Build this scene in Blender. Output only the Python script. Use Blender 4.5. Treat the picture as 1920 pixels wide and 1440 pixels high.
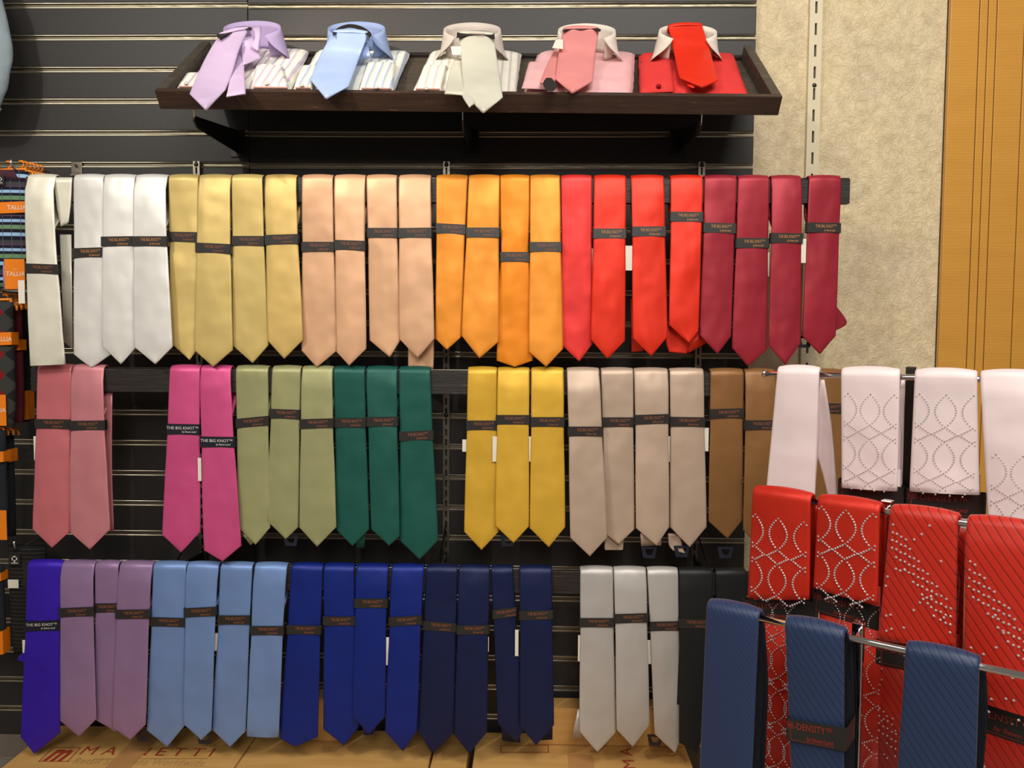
import bpy, math, random
from mathutils import Vector, Matrix, noise

random.seed(7)
for o in list(bpy.data.objects):
    bpy.data.objects.remove(o)
scene = bpy.context.scene
COL = scene.collection
V = Vector

# ------------------------------------------------------------------ camera
F = 1450.0                       # focal length in pixels of the 1920 x 1440 frame
PITCH, YAW, ROLL = 0.0549, -0.0206, 0.0058
CAM = V((0.0, -1.9032, 1.0127))
_f = V((math.sin(YAW)*math.cos(PITCH), math.cos(YAW)*math.cos(PITCH), -math.sin(PITCH)))
_r = V((math.cos(YAW), -math.sin(YAW), 0))
_u = _r.cross(_f)
RT = _r*math.cos(ROLL) + _u*math.sin(ROLL)
UP = _u*math.cos(ROLL) - _r*math.sin(ROLL)
FW = _f
cd = bpy.data.cameras.new('camera')
cd.sensor_width = 36.0
cd.lens = 36.0*F/1920.0
cd.clip_start = 0.02
cam = bpy.data.objects.new('camera', cd)
COL.objects.link(cam)
m3 = Matrix((RT, UP, -FW)).transposed()
cam.matrix_world = Matrix.Translation(CAM) @ m3.to_4x4()
scene.camera = cam

# ------------------------------------------------------------------ light
world = bpy.data.worlds.new('world')
scene.world = world
world.use_nodes = True
bg = world.node_tree.nodes['Background']
bg.inputs[0].default_value = (1.0, 0.9, 0.78, 1)
bg.inputs[1].default_value = 0.17

def area(name, loc, target, sx, sy, power, col):
    ld = bpy.data.lights.new(name, 'AREA')
    ld.shape = 'RECTANGLE'
    ld.size, ld.size_y = sx, sy
    ld.energy = power
    ld.color = col
    o = bpy.data.objects.new(name, ld)
    COL.objects.link(o)
    o.location = loc
    o.rotation_euler = (V(target)-V(loc)).to_track_quat('-Z', 'Y').to_euler()
    return o

def spot(name, loc, target, power, angle, blend, radius, col):
    ld = bpy.data.lights.new(name, 'SPOT')
    ld.energy = power
    ld.spot_size = math.radians(angle)
    ld.spot_blend = blend
    ld.shadow_soft_size = radius
    ld.color = col
    o = bpy.data.objects.new(name, ld)
    COL.objects.link(o)
    o.location = loc
    o.rotation_euler = (V(target)-V(loc)).to_track_quat('-Z', 'Y').to_euler()
    return o

area('ceiling_panel_light', (0.6, -1.9, 2.75), (0.4, -0.4, 0.6), 1.2, 0.9, 36, (1.0, 0.95, 0.87))
area('ceiling_panel_light', (-1.4, -2.2, 2.75), (-0.6, 0.0, 0.9), 1.2, 0.6, 16, (1.0, 0.95, 0.87))
area('ceiling_panel_light', (0.1, -4.2, 2.75), (0.0, -0.2, 0.5), 1.2, 1.2, 54, (1.0, 0.95, 0.87))
spot('track_spot', (-1.55, -2.15, 2.45), (-0.20, 0.0, 1.30), 60, 64, 0.8, 0.03, (1.0, 0.92, 0.80))
spot('track_spot', (-1.45, -2.20, 2.45), (-0.40, -0.12, 1.62), 120, 16, 0.8, 0.02, (1.0, 0.80, 0.60))

scene.view_settings.view_transform = 'Standard'
scene.view_settings.look = 'None'
scene.view_settings.exposure = -0.06
scene.view_settings.gamma = 1.0
scene.view_settings.use_curve_mapping = False

# ------------------------------------------------------------------ pixel helpers (frame 1920 x 1440)
def ray(x, y):
    return FW + RT*((x-960.0)/F) + UP*((720.0-y)/F)
def on_plane(x, y, p0, n):
    d = ray(x, y)
    t = (V(p0)-CAM).dot(n)/d.dot(n)
    return CAM + d*t
def at(x, y, Y):
    return on_plane(x, y, (0, Y, 0), V((0, 1, 0)))
def atz(x, y, Z):
    return on_plane(x, y, (0, 0, Z), V((0, 0, 1)))

# ------------------------------------------------------------------ materials
def lin(c):
    out = []
    for v in c:
        v = v/255.0
        out.append(v/12.92 if v <= 0.04045 else ((v+0.055)/1.055)**2.4)
    return (out[0], out[1], out[2], 1.0)

class NT:
    def __init__(self, name):
        self.m = bpy.data.materials.new(name)
        self.m.use_nodes = True
        self.t = self.m.node_tree
        self.b = self.t.nodes['Principled BSDF']
    def n(self, kind, **kw):
        nd = self.t.nodes.new(kind)
        for k, v in kw.items():
            setattr(nd, k, v)
        return nd
    def l(self, a, b):
        self.t.links.new(a, b)
    def math(self, op, a, b=None):
        nd = self.n('ShaderNodeMath', operation=op)
        for i, v in enumerate((a, b)):
            if v is None: continue
            if isinstance(v, (int, float)): nd.inputs[i].default_value = v
            else: self.l(v, nd.inputs[i])
        return nd.outputs[0]
    def mix(self, fac, a, b):
        nd = self.n('ShaderNodeMix', data_type='RGBA')
        for i, v in ((0, fac), (6, a), (7, b)):
            if isinstance(v, (int, float, tuple)): nd.inputs[i].default_value = v
            else: self.l(v, nd.inputs[i])
        return nd.outputs[2]
    def ramp(self, fac, stops, interp='LINEAR'):
        nd = self.n('ShaderNodeValToRGB')
        cr = nd.color_ramp
        cr.interpolation = interp
        while len(cr.elements) < len(stops):
            cr.elements.new(0.5)
        for e, (p, c) in zip(cr.elements, stops):
            e.position = p
            e.color = c
        self.l(fac, nd.inputs[0])
        return nd.outputs[0]
    def coord(self, scale=(1, 1, 1), rnd=0.0, rot=(0, 0, 0)):
        tc = self.n('ShaderNodeTexCoord')
        mp = self.n('ShaderNodeMapping')
        mp.inputs['Scale'].default_value = scale
        mp.inputs['Rotation'].default_value = rot
        src = tc.outputs['Object']
        if rnd:
            oi = self.n('ShaderNodeObjectInfo')
            va = self.n('ShaderNodeVectorMath', operation='ADD')
            self.l(src, va.inputs[0])
            self.l(self.math('MULTIPLY', oi.outputs['Random'], rnd), va.inputs[1])
            src = va.outputs[0]
        self.l(src, mp.inputs[0])
        return mp.outputs[0]
    def noise(self, vec, scale, detail=3.0, rough=0.5):
        nd = self.n('ShaderNodeTexNoise')
        nd.inputs['Scale'].default_value = scale
        nd.inputs['Detail'].default_value = detail
        nd.inputs['Roughness'].default_value = rough
        self.l(vec, nd.inputs['Vector'])
        return nd.outputs[0]
    def bump(self, h, strength, dist, prev=None):
        nd = self.n('ShaderNodeBump')
        nd.inputs['Strength'].default_value = strength
        nd.inputs['Distance'].default_value = dist
        self.l(h, nd.inputs['Height'])
        if prev: self.l(prev, nd.inputs['Normal'])
        self.l(nd.outputs[0], self.b.inputs['Normal'])
        return nd.outputs[0]
    def base(self, c):
        if isinstance(c, tuple): self.b.inputs['Base Color'].default_value = c
        else: self.l(c, self.b.inputs['Base Color'])
    def set(self, rough=0.5, metal=0.0, spec=0.5, sheen=0.0):
        self.b.inputs['Roughness'].default_value = rough
        self.b.inputs['Metallic'].default_value = metal
        self.b.inputs['Specular IOR Level'].default_value = spec
        if sheen:
            self.b.inputs['Sheen Weight'].default_value = sheen
            self.b.inputs['Sheen Roughness'].default_value = 0.4

def plain(name, rgb, rough=0.5, metal=0.0, spec=0.5, var=0.06, nscale=30.0):
    k = NT(name)
    c = lin(rgb)
    nz = k.noise(k.coord(rnd=20), nscale)
    lo = tuple(v*(1-var) for v in c[:3])+(1,)
    hi = tuple(min(1, v*(1+var)) for v in c[:3])+(1,)
    k.base(k.ramp(nz, [(0.3, lo), (0.7, hi)]))
    k.set(rough, metal, spec)
    return k.m

def satin(name, rgb, rough=0.44, sheen=0.0, spec=0.4, met=0.30):
    k = NT(name)
    c = lin(rgb)
    c = tuple(min(1.0, v*1.03+0.002) for v in c[:3])+(1,)
    v1 = k.coord((1, 1, 0.6), rnd=37, rot=(0, 0.5, 0))
    n1 = k.noise(v1, 10.0, 2.0, 0.45)
    v3 = k.coord((1, 1, 1.4), rnd=23, rot=(0, -0.35, 0))
    n3 = k.noise(v3, 13.0, 1.0, 0.4)
    v2 = k.coord((1, 1, 1), rnd=11)
    n2 = k.noise(v2, 900.0, 1.0)
    lo = tuple(v*0.94 for v in c[:3])+(1,)
    hi = tuple(min(1, v*1.05) for v in c[:3])+(1,)
    k.base(k.ramp(n1, [(0.3, lo), (0.7, hi)]))
    p = k.bump(n1, 0.28, 0.034)
    p = k.bump(n3, 0.10, 0.028, p)
    k.bump(n2, 0.10, 0.0004, p)
    k.set(rough, met, spec, sheen)
    return k.m

def pleated(name, rgb, dark, pitch, rough=0.45):
    k = NT(name)
    c = lin(rgb)
    co = k.coord()
    sx = k.n('ShaderNodeSeparateXYZ')
    k.l(co, sx.inputs[0])
    a = k.math('ADD', k.math('MULTIPLY', sx.outputs[0], 0.80/pitch), k.math('MULTIPLY', sx.outputs[2], 0.60/pitch))
    fr = k.math('FRACT', a)
    tri = k.math('ABSOLUTE', k.math('SUBTRACT', fr, 0.5))
    k.base(k.ramp(tri, [(0.0, lin(dark)), (0.10, c), (1.0, c)]))
    p = k.bump(k.ramp(tri, [(0.0, (0, 0, 0, 1)), (0.2, (1, 1, 1, 1))]), 0.25, 0.0008)
    k.bump(k.noise(k.coord((1, 1, .6), rnd=9), 10.0, 2.0), 0.2, 0.02, p)
    k.set(rough, 0, 0.45, 0.25)
    return k.m

def wood(name, rgb, rgb2, rough=0.5, streak=None):
    k = NT(name)
    v = k.coord((1.2, 14, 14))
    n1 = k.noise(v, 7.0, 6.0, 0.65)
    col = k.ramp(n1, [(0.3, lin(rgb)), (0.72, lin(rgb2))])
    if streak:
        n2 = k.noise(k.coord((3.5, 30, 42)), 5.0, 5.0, 0.7)
        f = k.ramp(n2, [(0.62, (0, 0, 0, 1)), (0.68, (1, 1, 1, 1))])
        col = k.mix(k.math('MULTIPLY', f, 0.55), col, lin(streak))
    k.base(col)
    k.bump(n1, 0.35, 0.004)
    k.set(rough)
    return k.m

def stripes(name, stops, period, axis, rough=0.8, extra=None, crease=0.25):
    """cloth stripes: constant colour ramp repeated along an object axis"""
    k = NT(name)
    co = k.coord()
    sx = k.n('ShaderNodeSeparateXYZ')
    k.l(co, sx.inputs[0])
    fr = k.math('FRACT', k.math('ADD', k.math('DIVIDE', sx.outputs[axis], period), 50.37))
    col = k.ramp(fr, [(p, lin(c)) for p, c in stops], 'CONSTANT')
    if extra:                      # thin lines across the other axis
        ax2, per2, frac2, c2 = extra
        fr2 = k.math('FRACT', k.math('ADD', k.math('DIVIDE', sx.outputs[ax2], per2), 50.5))
        f2 = k.math('LESS_THAN', fr2, frac2)
        col = k.mix(f2, col, lin(c2))
    k.base(col)
    p = k.bump(k.noise(k.coord(rnd=5), 26.0, 3.0), crease, 0.012)
    k.bump(k.noise(k.coord(), 1400.0, 1.0), 0.1, 0.0004, p)
    k.set(rough, 0, 0.3)
    return k.m

def cotton(name, rgb, rough=0.8, crease=0.25):
    k = NT(name)
    c = lin(rgb)
    n1 = k.noise(k.coord(rnd=13), 22.0, 3.0)
    k.base(k.ramp(n1, [(0.3, tuple(v*.94 for v in c[:3])+(1,)), (0.7, tuple(min(1, v*1.05) for v in c[:3])+(1,))]))
    p = k.bump(n1, crease, 0.012)
    k.bump(k.noise(k.coord(), 1400.0, 1.0), 0.1, 0.0004, p)
    k.set(rough, 0, 0.3)
    return k.m

def metal(name, rgb, rough=0.25, m=1.0):
    k = NT(name)
    c = lin(rgb)
    n1 = k.noise(k.coord((1, 8, 8)), 40.0, 2.0)
    k.base(c)
    k.l(k.ramp(n1, [(0.3, (rough*.8,)*3+(1,)), (0.7, (rough*1.25,)*3+(1,))]), k.b.inputs['Roughness'])
    k.set(rough, m)
    return k.m

def wallpaper():
    k = NT('wallpaper')
    n1 = k.noise(k.coord(), 7.0, 4.0, 0.6)
    n2 = k.noise(k.coord(), 38.0, 6.0, 0.7)
    c1 = k.ramp(n1, [(0.32, lin((222, 203, 164))), (0.5, lin((214, 197, 164))), (0.68, lin((202, 187, 162)))])
    c2 = k.ramp(n2, [(0.35, lin((234, 216, 178))), (0.65, lin((184, 164, 126)))])
    k.base(k.mix(0.5, c1, c2))
    vo = k.n('ShaderNodeTexVoronoi', feature='DISTANCE_TO_EDGE')
    vo.inputs['Scale'].default_value = 55
    nz = k.n('ShaderNodeTexNoise'); nz.inputs['Scale'].default_value = 18
    co = k.coord()
    k.l(co, nz.inputs['Vector'])
    va = k.n('ShaderNodeVectorMath', operation='ADD')
    sc = k.n('ShaderNodeVectorMath', operation='SCALE'); sc.inputs['Scale'].default_value = 0.12
    k.l(nz.outputs['Color'], sc.inputs[0]); k.l(co, va.inputs[0]); k.l(sc.outputs[0], va.inputs[1])
    k.l(va.outputs[0], vo.inputs['Vector'])
    p = k.bump(k.ramp(vo.outputs['Distance'], [(0, (1, 1, 1, 1)), (0.10, (0, 0, 0, 1))]), 0.40, 0.003)
    k.bump(n2, 0.35, 0.003, p)
    k.set(0.75, 0, 0.3)
    return k.m

def honey_wood():
    k = NT('honey_wood')
    co = k.coord((1.6, 1, 10))
    wv = k.n('ShaderNodeTexWave', wave_type='BANDS', bands_direction='Z')
    wv.inputs['Scale'].default_value = 4.6
    wv.inputs['Distortion'].default_value = 5.0
    wv.inputs['Detail'].default_value = 3.0
    wv.inputs['Detail Scale'].default_value = 1.6
    k.l(co, wv.inputs['Vector'])
    n1 = k.noise(k.coord((1, 1, 3)), 7.0, 3.0)
    c = k.ramp(wv.outputs['Fac'], [(0.0, lin((200, 143, 58))), (1.0, lin((208, 151, 65)))])
    c2 = k.ramp(n1, [(0.3, lin((190, 132, 50))), (0.7, lin((216, 160, 72)))])
    k.base(k.mix(0.25, c, c2))
    k.set(0.35, 0, 0.5)
    return k.m

def slat_mat():
    k = NT('charcoal_laminate')
    n1 = k.noise(k.coord((1, 1, 1)), 260.0, 2.0)
    k.base(k.ramp(n1, [(0.3, lin((40, 38, 38))), (0.7, lin((50, 47, 46)))]))
    k.bump(n1, 0.06, 0.0006)
    k.set(0.5, 0, 0.4)
    return k.m

def cardboard():
    k = NT('cardboard')
    n1 = k.noise(k.coord((1, 10, 10), rnd=3), 6.0, 4.0)
    k.base(k.ramp(n1, [(0.3, lin((204, 156, 88))), (0.7, lin((220, 172, 104)))]))
    k.bump(k.noise(k.coord((2, 160, 60)), 2.0, 2.0), 0.12, 0.001)
    k.set(0.8, 0, 0.25)
    return k.m

def floor_mat():
    k = NT('grey_tile')
    n1 = k.noise(k.coord(), 60.0, 5.0, 0.7)
    k.base(k.ramp(n1, [(0.3, lin((120, 110, 100))), (0.7, lin((158, 148, 136)))]))
    k.set(0.55)
    return k.m

def argyle(name, c1, c2, c3, size):
    k = NT(name)
    co = k.coord((1, 1, 1), rot=(0, math.radians(45), 0))
    ch = k.n('ShaderNodeTexChecker')
    ch.inputs['Scale'].default_value = 1.0/size
    ch.inputs['Color1'].default_value = lin(c1)
    ch.inputs['Color2'].default_value = lin(c2)
    mp = k.n('ShaderNodeMapping')
    k.l(co, mp.inputs[0]); mp.inputs['Scale'].default_value = (1, 0.001, 1)
    k.l(mp.outputs[0], ch.inputs['Vector'])
    ch2 = k.n('ShaderNodeTexChecker')
    ch2.inputs['Scale'].default_value = 0.5/size
    k.l(mp.outputs[0], ch2.inputs['Vector'])
    k.base(k.mix(k.math('MULTIPLY', ch2.outputs['Fac'], ch.outputs['Fac']), ch.outputs['Color'], lin(c3)))
    k.bump(k.noise(k.coord(), 700.0, 1.0), 0.2, 0.0006)
    k.set(0.9, 0, 0.2)
    return k.m

MT = {}
MT['slat'] = slat_mat()
MT['alu'] = metal('aluminium_insert', (214, 206, 186), 0.38)
MT['alu_back'] = metal('aluminium_channel', (134, 126, 108), 0.45)
MT['wallpaper'] = wallpaper()
MT['honey'] = honey_wood()
MT['cream_metal'] = plain('cream_painted_metal', (214, 202, 172), 0.4, 0, 0.5, 0.02)
MT['steel'] = metal('zinc_steel', (150, 142, 128), 0.35)
MT['dark_steel'] = metal('dark_steel', (70, 68, 66), 0.4)
MT['chrome'] = metal('chrome', (225, 222, 220), 0.10)
MT['black_metal'] = plain('black_painted_metal', (20, 20, 22), 0.45)
MT['dark_wood'] = wood('dark_stained_oak', (24, 19, 17), (40, 33, 29), 0.5, (92, 80, 66))
MT['tray_wood'] = wood('dark_brown_oak', (46, 33, 26), (72, 50, 39), 0.42, (150, 112, 80))
MT['tray_floor'] = wood('worn_oak_panel', (56, 50, 42), (82, 74, 62), 0.5, (120, 112, 98))
MT['cardboard'] = cardboard()
MT['tape'] = plain('brown_tape', (198, 146, 92), 0.3)
MT['floor'] = floor_mat()
MT['baseboard'] = plain('grey_baseboard', (120, 108, 96), 0.6)
MT['band'] = plain('black_paper_band', (38, 35, 33), 0.38, 0, 0.6)
MT['band_blue'] = plain('midnight_paper_band', (20, 22, 36), 0.45)
MT['print_copper'] = plain('copper_print', (150, 88, 58), 0.5)
MT['print_gold'] = plain('gold_print', (196, 132, 74), 0.5)
MT['print_white'] = plain('white_print', (212, 208, 204), 0.5)
MT['print_red'] = plain('red_print', (158, 50, 40), 0.5)
MT['print_rust'] = plain('rust_print', (168, 62, 40), 0.6)
MT['print_faded'] = plain('faded_print', (184, 146, 88), 0.7)
MT['tag'] = plain('white_card', (228, 222, 208), 0.6, 0, 0.4, 0.02)
MT['orange_card'] = plain('orange_card', (236, 128, 20), 0.5, 0, 0.4, 0.03)
MT['orange_plastic'] = plain('orange_plastic', (238, 138, 34), 0.3, 0, 0.5, 0.03)
MT['navy_plastic'] = plain('navy_plastic', (32, 34, 50), 0.3)
MT['stone'] = metal('crystal', (236, 230, 230), 0.12, 0.6)
MT['button'] = plain('shell_button', (222, 214, 204), 0.3)
MT['red_edge'] = cotton('red_lining', (196, 150, 136))

# ------------------------------------------------------------------ mesh helpers
class MB:
    def __init__(self):
        self.v = []
        self.f = []
    def add(self, verts, faces):
        b = len(self.v)
        self.v += [tuple(p) for p in verts]
        self.f += [tuple(b+i for i in q) for q in faces]
        return self
    def hexa(self, p):            # 8 corners: bottom 0-3, top 4-7, same winding
        return self.add(p, [(3, 2, 1, 0), (4, 5, 6, 7), (0, 1, 5, 4), (1, 2, 6, 5), (2, 3, 7, 6), (3, 0, 4, 7)])
    def box(self, x0, x1, y0, y1, z0, z1):
        return self.hexa([(x0, y0, z0), (x1, y0, z0), (x1, y1, z0), (x0, y1, z0),
                          (x0, y0, z1), (x1, y0, z1), (x1, y1, z1), (x0, y1, z1)])
    def tube(self, pts, r, n=10):
        pts = [V(p) for p in pts]
        rings = []
        ref = V((0, 0, 1))
        for i, p in enumerate(pts):
            t = (pts[min(i+1, len(pts)-1)] - pts[max(i-1, 0)]).normalized()
            a = t.cross(ref)
            if a.length < 1e-3: a = t.cross(V((1, 0, 0)))
            a.normalize()
            b = t.cross(a).normalized()
            rr = r[i] if isinstance(r, (list, tuple)) else r
            rings.append([p + a*(rr*math.cos(2*math.pi*k/n)) + b*(rr*math.sin(2*math.pi*k/n)) for k in range(n)])
        vs = [q for rg in rings for q in rg]
        fs = []
        for i in range(len(pts)-1):
            for k in range(n):
                fs.append((i*n+k, i*n+(k+1) % n, (i+1)*n+(k+1) % n, (i+1)*n+k))
        fs.append(tuple(range(n-1, -1, -1)))
        fs.append(tuple((len(pts)-1)*n+k for k in range(n)))
        return self.add(vs, fs)
    def prism(self, poly, d):     # polygon (3d points, planar) extruded by vector d
        n = len(poly)
        d = V(d)
        p = [V(q) for q in poly]
        return self.add(p + [q+d for q in p],
                        [tuple(range(n-1, -1, -1)), tuple(range(n, 2*n))] + [(i, (i+1) % n, n+(i+1) % n, n+i) for i in range(n)])
    def build(self, name, mat, parent=None, smooth=False, bev=0.0):
        me = bpy.data.meshes.new(name)
        me.from_pydata(self.v, [], self.f)
        me.update()
        return link(name, me, mat, parent, smooth, bev)

def link(name, me, mat, parent=None, smooth=False, bev=0.0):
    if mat is not None and not me.materials:
        me.materials.append(mat)
    if smooth:
        for p in me.polygons: p.use_smooth = True
    o = bpy.data.objects.new(name, me)
    COL.objects.link(o)
    if parent is not None: o.parent = parent
    if bev:
        md = o.modifiers.new('bevel', 'BEVEL')
        md.width = bev
        md.segments = 2
        md.limit_method = 'ANGLE'
    return o

def empty(name, loc, rz=0.0, mat4=None):
    o = bpy.data.objects.new(name, None)
    COL.objects.link(o)
    o.empty_display_size = 0.02
    if mat4 is not None: o.matrix_world = mat4
    else:
        o.location = loc
        o.rotation_euler = (0, 0, rz)
    return o

def tag(o, label=None, cat=None, group=None, kind=None):
    if label: o['label'] = label
    if cat: o['category'] = cat
    if group: o['group'] = group
    if kind: o['kind'] = kind
    return o

def ribbon(secs, th, nu=12, bulge=0.0, wrinkle=0.0, seed=0.0, mb=None, power=6, calm=None):
    """closed padded sheet through cross sections (left, right); outward = across x tangent"""
    mb = mb or MB()
    secs = [(V(a), V(b)) for a, b in secs]
    us = [math.sin(math.pi/2*(-1+2*j/nu)) for j in range(nu+1)]
    N = len(secs)
    per = 2*nu
    vs = []
    for i, (L, R) in enumerate(secs):
        damp = 1.0 if calm is None else max(0.0, min(1.0, (calm-(L.z+R.z)/2)/0.05))
        c0 = (secs[max(i-1, 0)][0]+secs[max(i-1, 0)][1])/2
        c1 = (secs[min(i+1, N-1)][0]+secs[min(i+1, N-1)][1])/2
        t = (c1-c0)
        ac = R-L
        n = ac.cross(t)
        if n.length < 1e-9: n = V((0, -1, 0))
        n.normalize()
        ring_f, ring_b = [], []
        for u in us:
            p = L.lerp(R, (u+1)/2)
            h = th/2*math.sqrt(max(0.0, 1-abs(u)**power))
            w = bulge*(1-u*u)
            if th > 0.003: h += 0.0007*math.exp(-((abs(u)-0.93)/0.05)**2)
            if wrinkle:
                q = V((p.x*22+seed, p.y*14+p.z*2.0, p.z*13+seed*1.7))
                w += damp*(wrinkle*noise.noise(q) + wrinkle*0.5*noise.noise(q*2.3))
            ring_f.append(p+n*(h+w))
            ring_b.append(p+n*(-h+w))
        ring = ring_f + [ring_b[j] for j in range(nu-1, 0, -1)]
        vs += ring
    fs = []
    for i in range(N-1):
        for k in range(per):
            fs.append((i*per+k, i*per+(k+1) % per, (i+1)*per+(k+1) % per, (i+1)*per+k))
    fs.append(tuple(range(per-1, -1, -1)))
    fs.append(tuple((N-1)*per+k for k in range(per)))
    mb.add(vs, fs)
    return mb

def resample(pts, n):
    """smooth resampling of (L, R) pairs (Catmull-Rom)"""
    out = []
    N = len(pts)
    for k in range(n+1):
        s = k/n*(N-1)
        i = min(int(s), N-2)
        t = s-i
        def cr(j):
            p = [V(pts[max(0, min(N-1, i+d))][j]) for d in (-1, 0, 1, 2)]
            return 0.5*((2*p[1]) + (p[2]-p[0])*t + (2*p[0]-5*p[1]+4*p[2]-p[3])*t*t + (3*p[1]-p[0]-3*p[2]+p[3])*t**3)
        out.append((cr(0), cr(1)))
    return out

_text = {}
def text_mesh(key, lines, mat, xs=1.0):
    """lines: (body, size, x, z, shear, spacing); mesh lies in the XZ plane and faces -Y"""
    if key in _text: return _text[key]
    vs, fs = [], []
    for body, size, x, z, shear, spacing in lines:
        cu = bpy.data.curves.new('lettering', 'FONT')
        cu.body = body
        cu.size = size
        cu.align_x = 'CENTER'
        cu.align_y = 'CENTER'
        cu.resolution_u = 2
        cu.shear = shear
        if key == 'em': cu.offset = 0.0022
        cu.space_character = spacing
        ob = bpy.data.objects.new('lettering', cu)
        COL.objects.link(ob)
        dg = bpy.context.evaluated_depsgraph_get()
        me = bpy.data.meshes.new_from_object(ob.evaluated_get(dg))
        b = len(vs)
        vs += [(p.co.x*xs+x, 0.0, p.co.y+z) for p in me.vertices]
        fs += [tuple(b+i for i in p.vertices) for p in me.polygons]
        bpy.data.objects.remove(ob)
        bpy.data.curves.remove(cu)
        bpy.data.meshes.remove(me)
    me = bpy.data.meshes.new('lettering')
    me.from_pydata(vs, [], fs)
    me.materials.append(mat)
    _text[key] = me
    return me

# =================================================================== the setting
ZG = lambda n: 0.0762*(23.9-n)          # height of the n-th groove of the slat wall
FLOOR = -0.06
X_JOINT = at(467, 250, 0).x
X_EDGE = at(1414.5, 200, 0).x
wl = MB().box(-1.9, X_EDGE, 0.0162, 0.0175, 0.0, ZG(-5.5)).build('wall_left', MT['black_metal'])
tag(wl, 'charcoal slat wall with metal groove inserts behind the tie rails', 'wall', kind='structure')
for (xa, xb, dz) in ((-1.9, X_JOINT-0.0008, 0.0), (X_JOINT+0.0008, X_EDGE, -0.0028)):
    for n in range(-5, 25):
        z1 = ZG(n-1)-0.0070+dz
        z0 = max(0.0, ZG(n)+0.0070+dz)
        if n == 24: z0 = 0.0
        MB().box(xa, xb, 0.0, 0.016, z0, z1).build('slat', MT['slat'], wl, bev=0.0012)
        if n < 24:
            zc = ZG(n)+dz
            b = MB()
            b.tube([(xa, 0.0012, zc+0.0055), (xb, 0.0012, zc+0.0055)], 0.0017, 10)
            b.tube([(xa, 0.0010, zc-0.0053), (xb, 0.0010, zc-0.0053)], 0.0021, 10)
            gi = b.build('groove_insert', MT['alu'], wl, True)
            MB().box(xa, xb, 0.0040, 0.0150, zc-0.0040, zc+0.0044).build('groove_channel', MT['alu_back'], gi)

wr = MB().box(-1.9, 2.4, 0.018, 0.10, FLOOR, 2.3).build('wall_right', MT['wallpaper'])
tag(wr, 'beige mottled wallpaper wall beside the slat wall', 'wall', kind='structure')

# honey wood panel on the right
XP = at(1783, 5, 0.0).x
tr = MB().box(XP+0.0012, 2.4, 0.012, 0.0178, FLOOR, 2.3).build('trim_1', MT['black_metal'])
tag(tr, 'honey coloured wood panelling with dark vertical grooves', 'panelling', kind='structure')
edges = [1783, 1838, 1854, 1870.5, 1923, 2080, 2400]
for a, b_ in zip(edges[:-1], edges[1:]):
    xa = at(a, 5, 0).x + 0.0012
    xb = at(b_, 5, 0).x - 0.0012
    MB().box(xa, xb, 0.0, 0.012, FLOOR, 2.3).build('plank', MT['honey'], tr, bev=0.0008)

fl = MB().box(-2.6, 2.6, -4.0, 0.10, FLOOR-0.05, FLOOR).build('floor', MT['floor'])
tag(fl, 'grey speckled tile floor below the tie display', 'floor', kind='structure')
bb = MB().box(-1.9, X_EDGE, 0.002, 0.0175, FLOOR, -0.0005).build('baseboard_left', MT['baseboard'], bev=0.001)
tag(bb, 'low grey baseboard under the slat wall', 'baseboard', kind='structure')

# slotted uprights
def upright(px_top, x_world, y_front, z0, z1, w, slot_w, slot_h, pitch, mat, label, screws):
    root = empty('slotted_upright', (x_world, y_front, z0))
    h = z1-z0
    b = MB()
    t = 0.010
    b.box(-w/2, -slot_w/2, 0, t, 0, h)
    b.box(slot_w/2, w/2, 0, t, 0, h)
    z = 0.0
    while z < h:
        ze = min(h, z+pitch-slot_h)
        b.box(-slot_w/2, slot_w/2, 0, t, z, ze)
        z += pitch
    b.build('slotted_channel', mat, root)
    MB().box(-w/2+0.001, w/2-0.001, t, t+0.0008, 0, h).build('channel_back', MT['black_metal'], root)
    for sz in screws:
        s = MB()
        s.tube([(0, -0.0022, sz-z0), (0, 0.0, sz-z0)], [0.0036, 0.0055], 12)
        s.build('screw', MT['dark_steel'], root, True)
    tag(root, label, 'upright')
    return root

XS = [at(368, 318, -0.012).x, at(837, 312, -0.012).x, at(1316, 310, -0.012).x]
ULAB = ['steel slotted upright behind the gold and hot pink ties',
        'steel slotted upright between the dark green and the yellow ties',
        'steel slotted upright behind the red and brown ties']
for x, lb in zip(XS, ULAB):
    upright(0, x, -0.012, 0.06, ZG(5)+0.006, 0.016, 0.0045, 0.016, 0.0254, MT['steel'], lb, [ZG(5)-0.002, ZG(13)])
upright(0, at(1527, 160, 0.007).x, 0.007, 0.0, 2.25, 0.030, 0.0055, 0.028, 0.0508, MT['cream_metal'],
        'cream painted slotted upright on the beige wallpaper', [at(1527, 160, 0.007).z])

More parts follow.
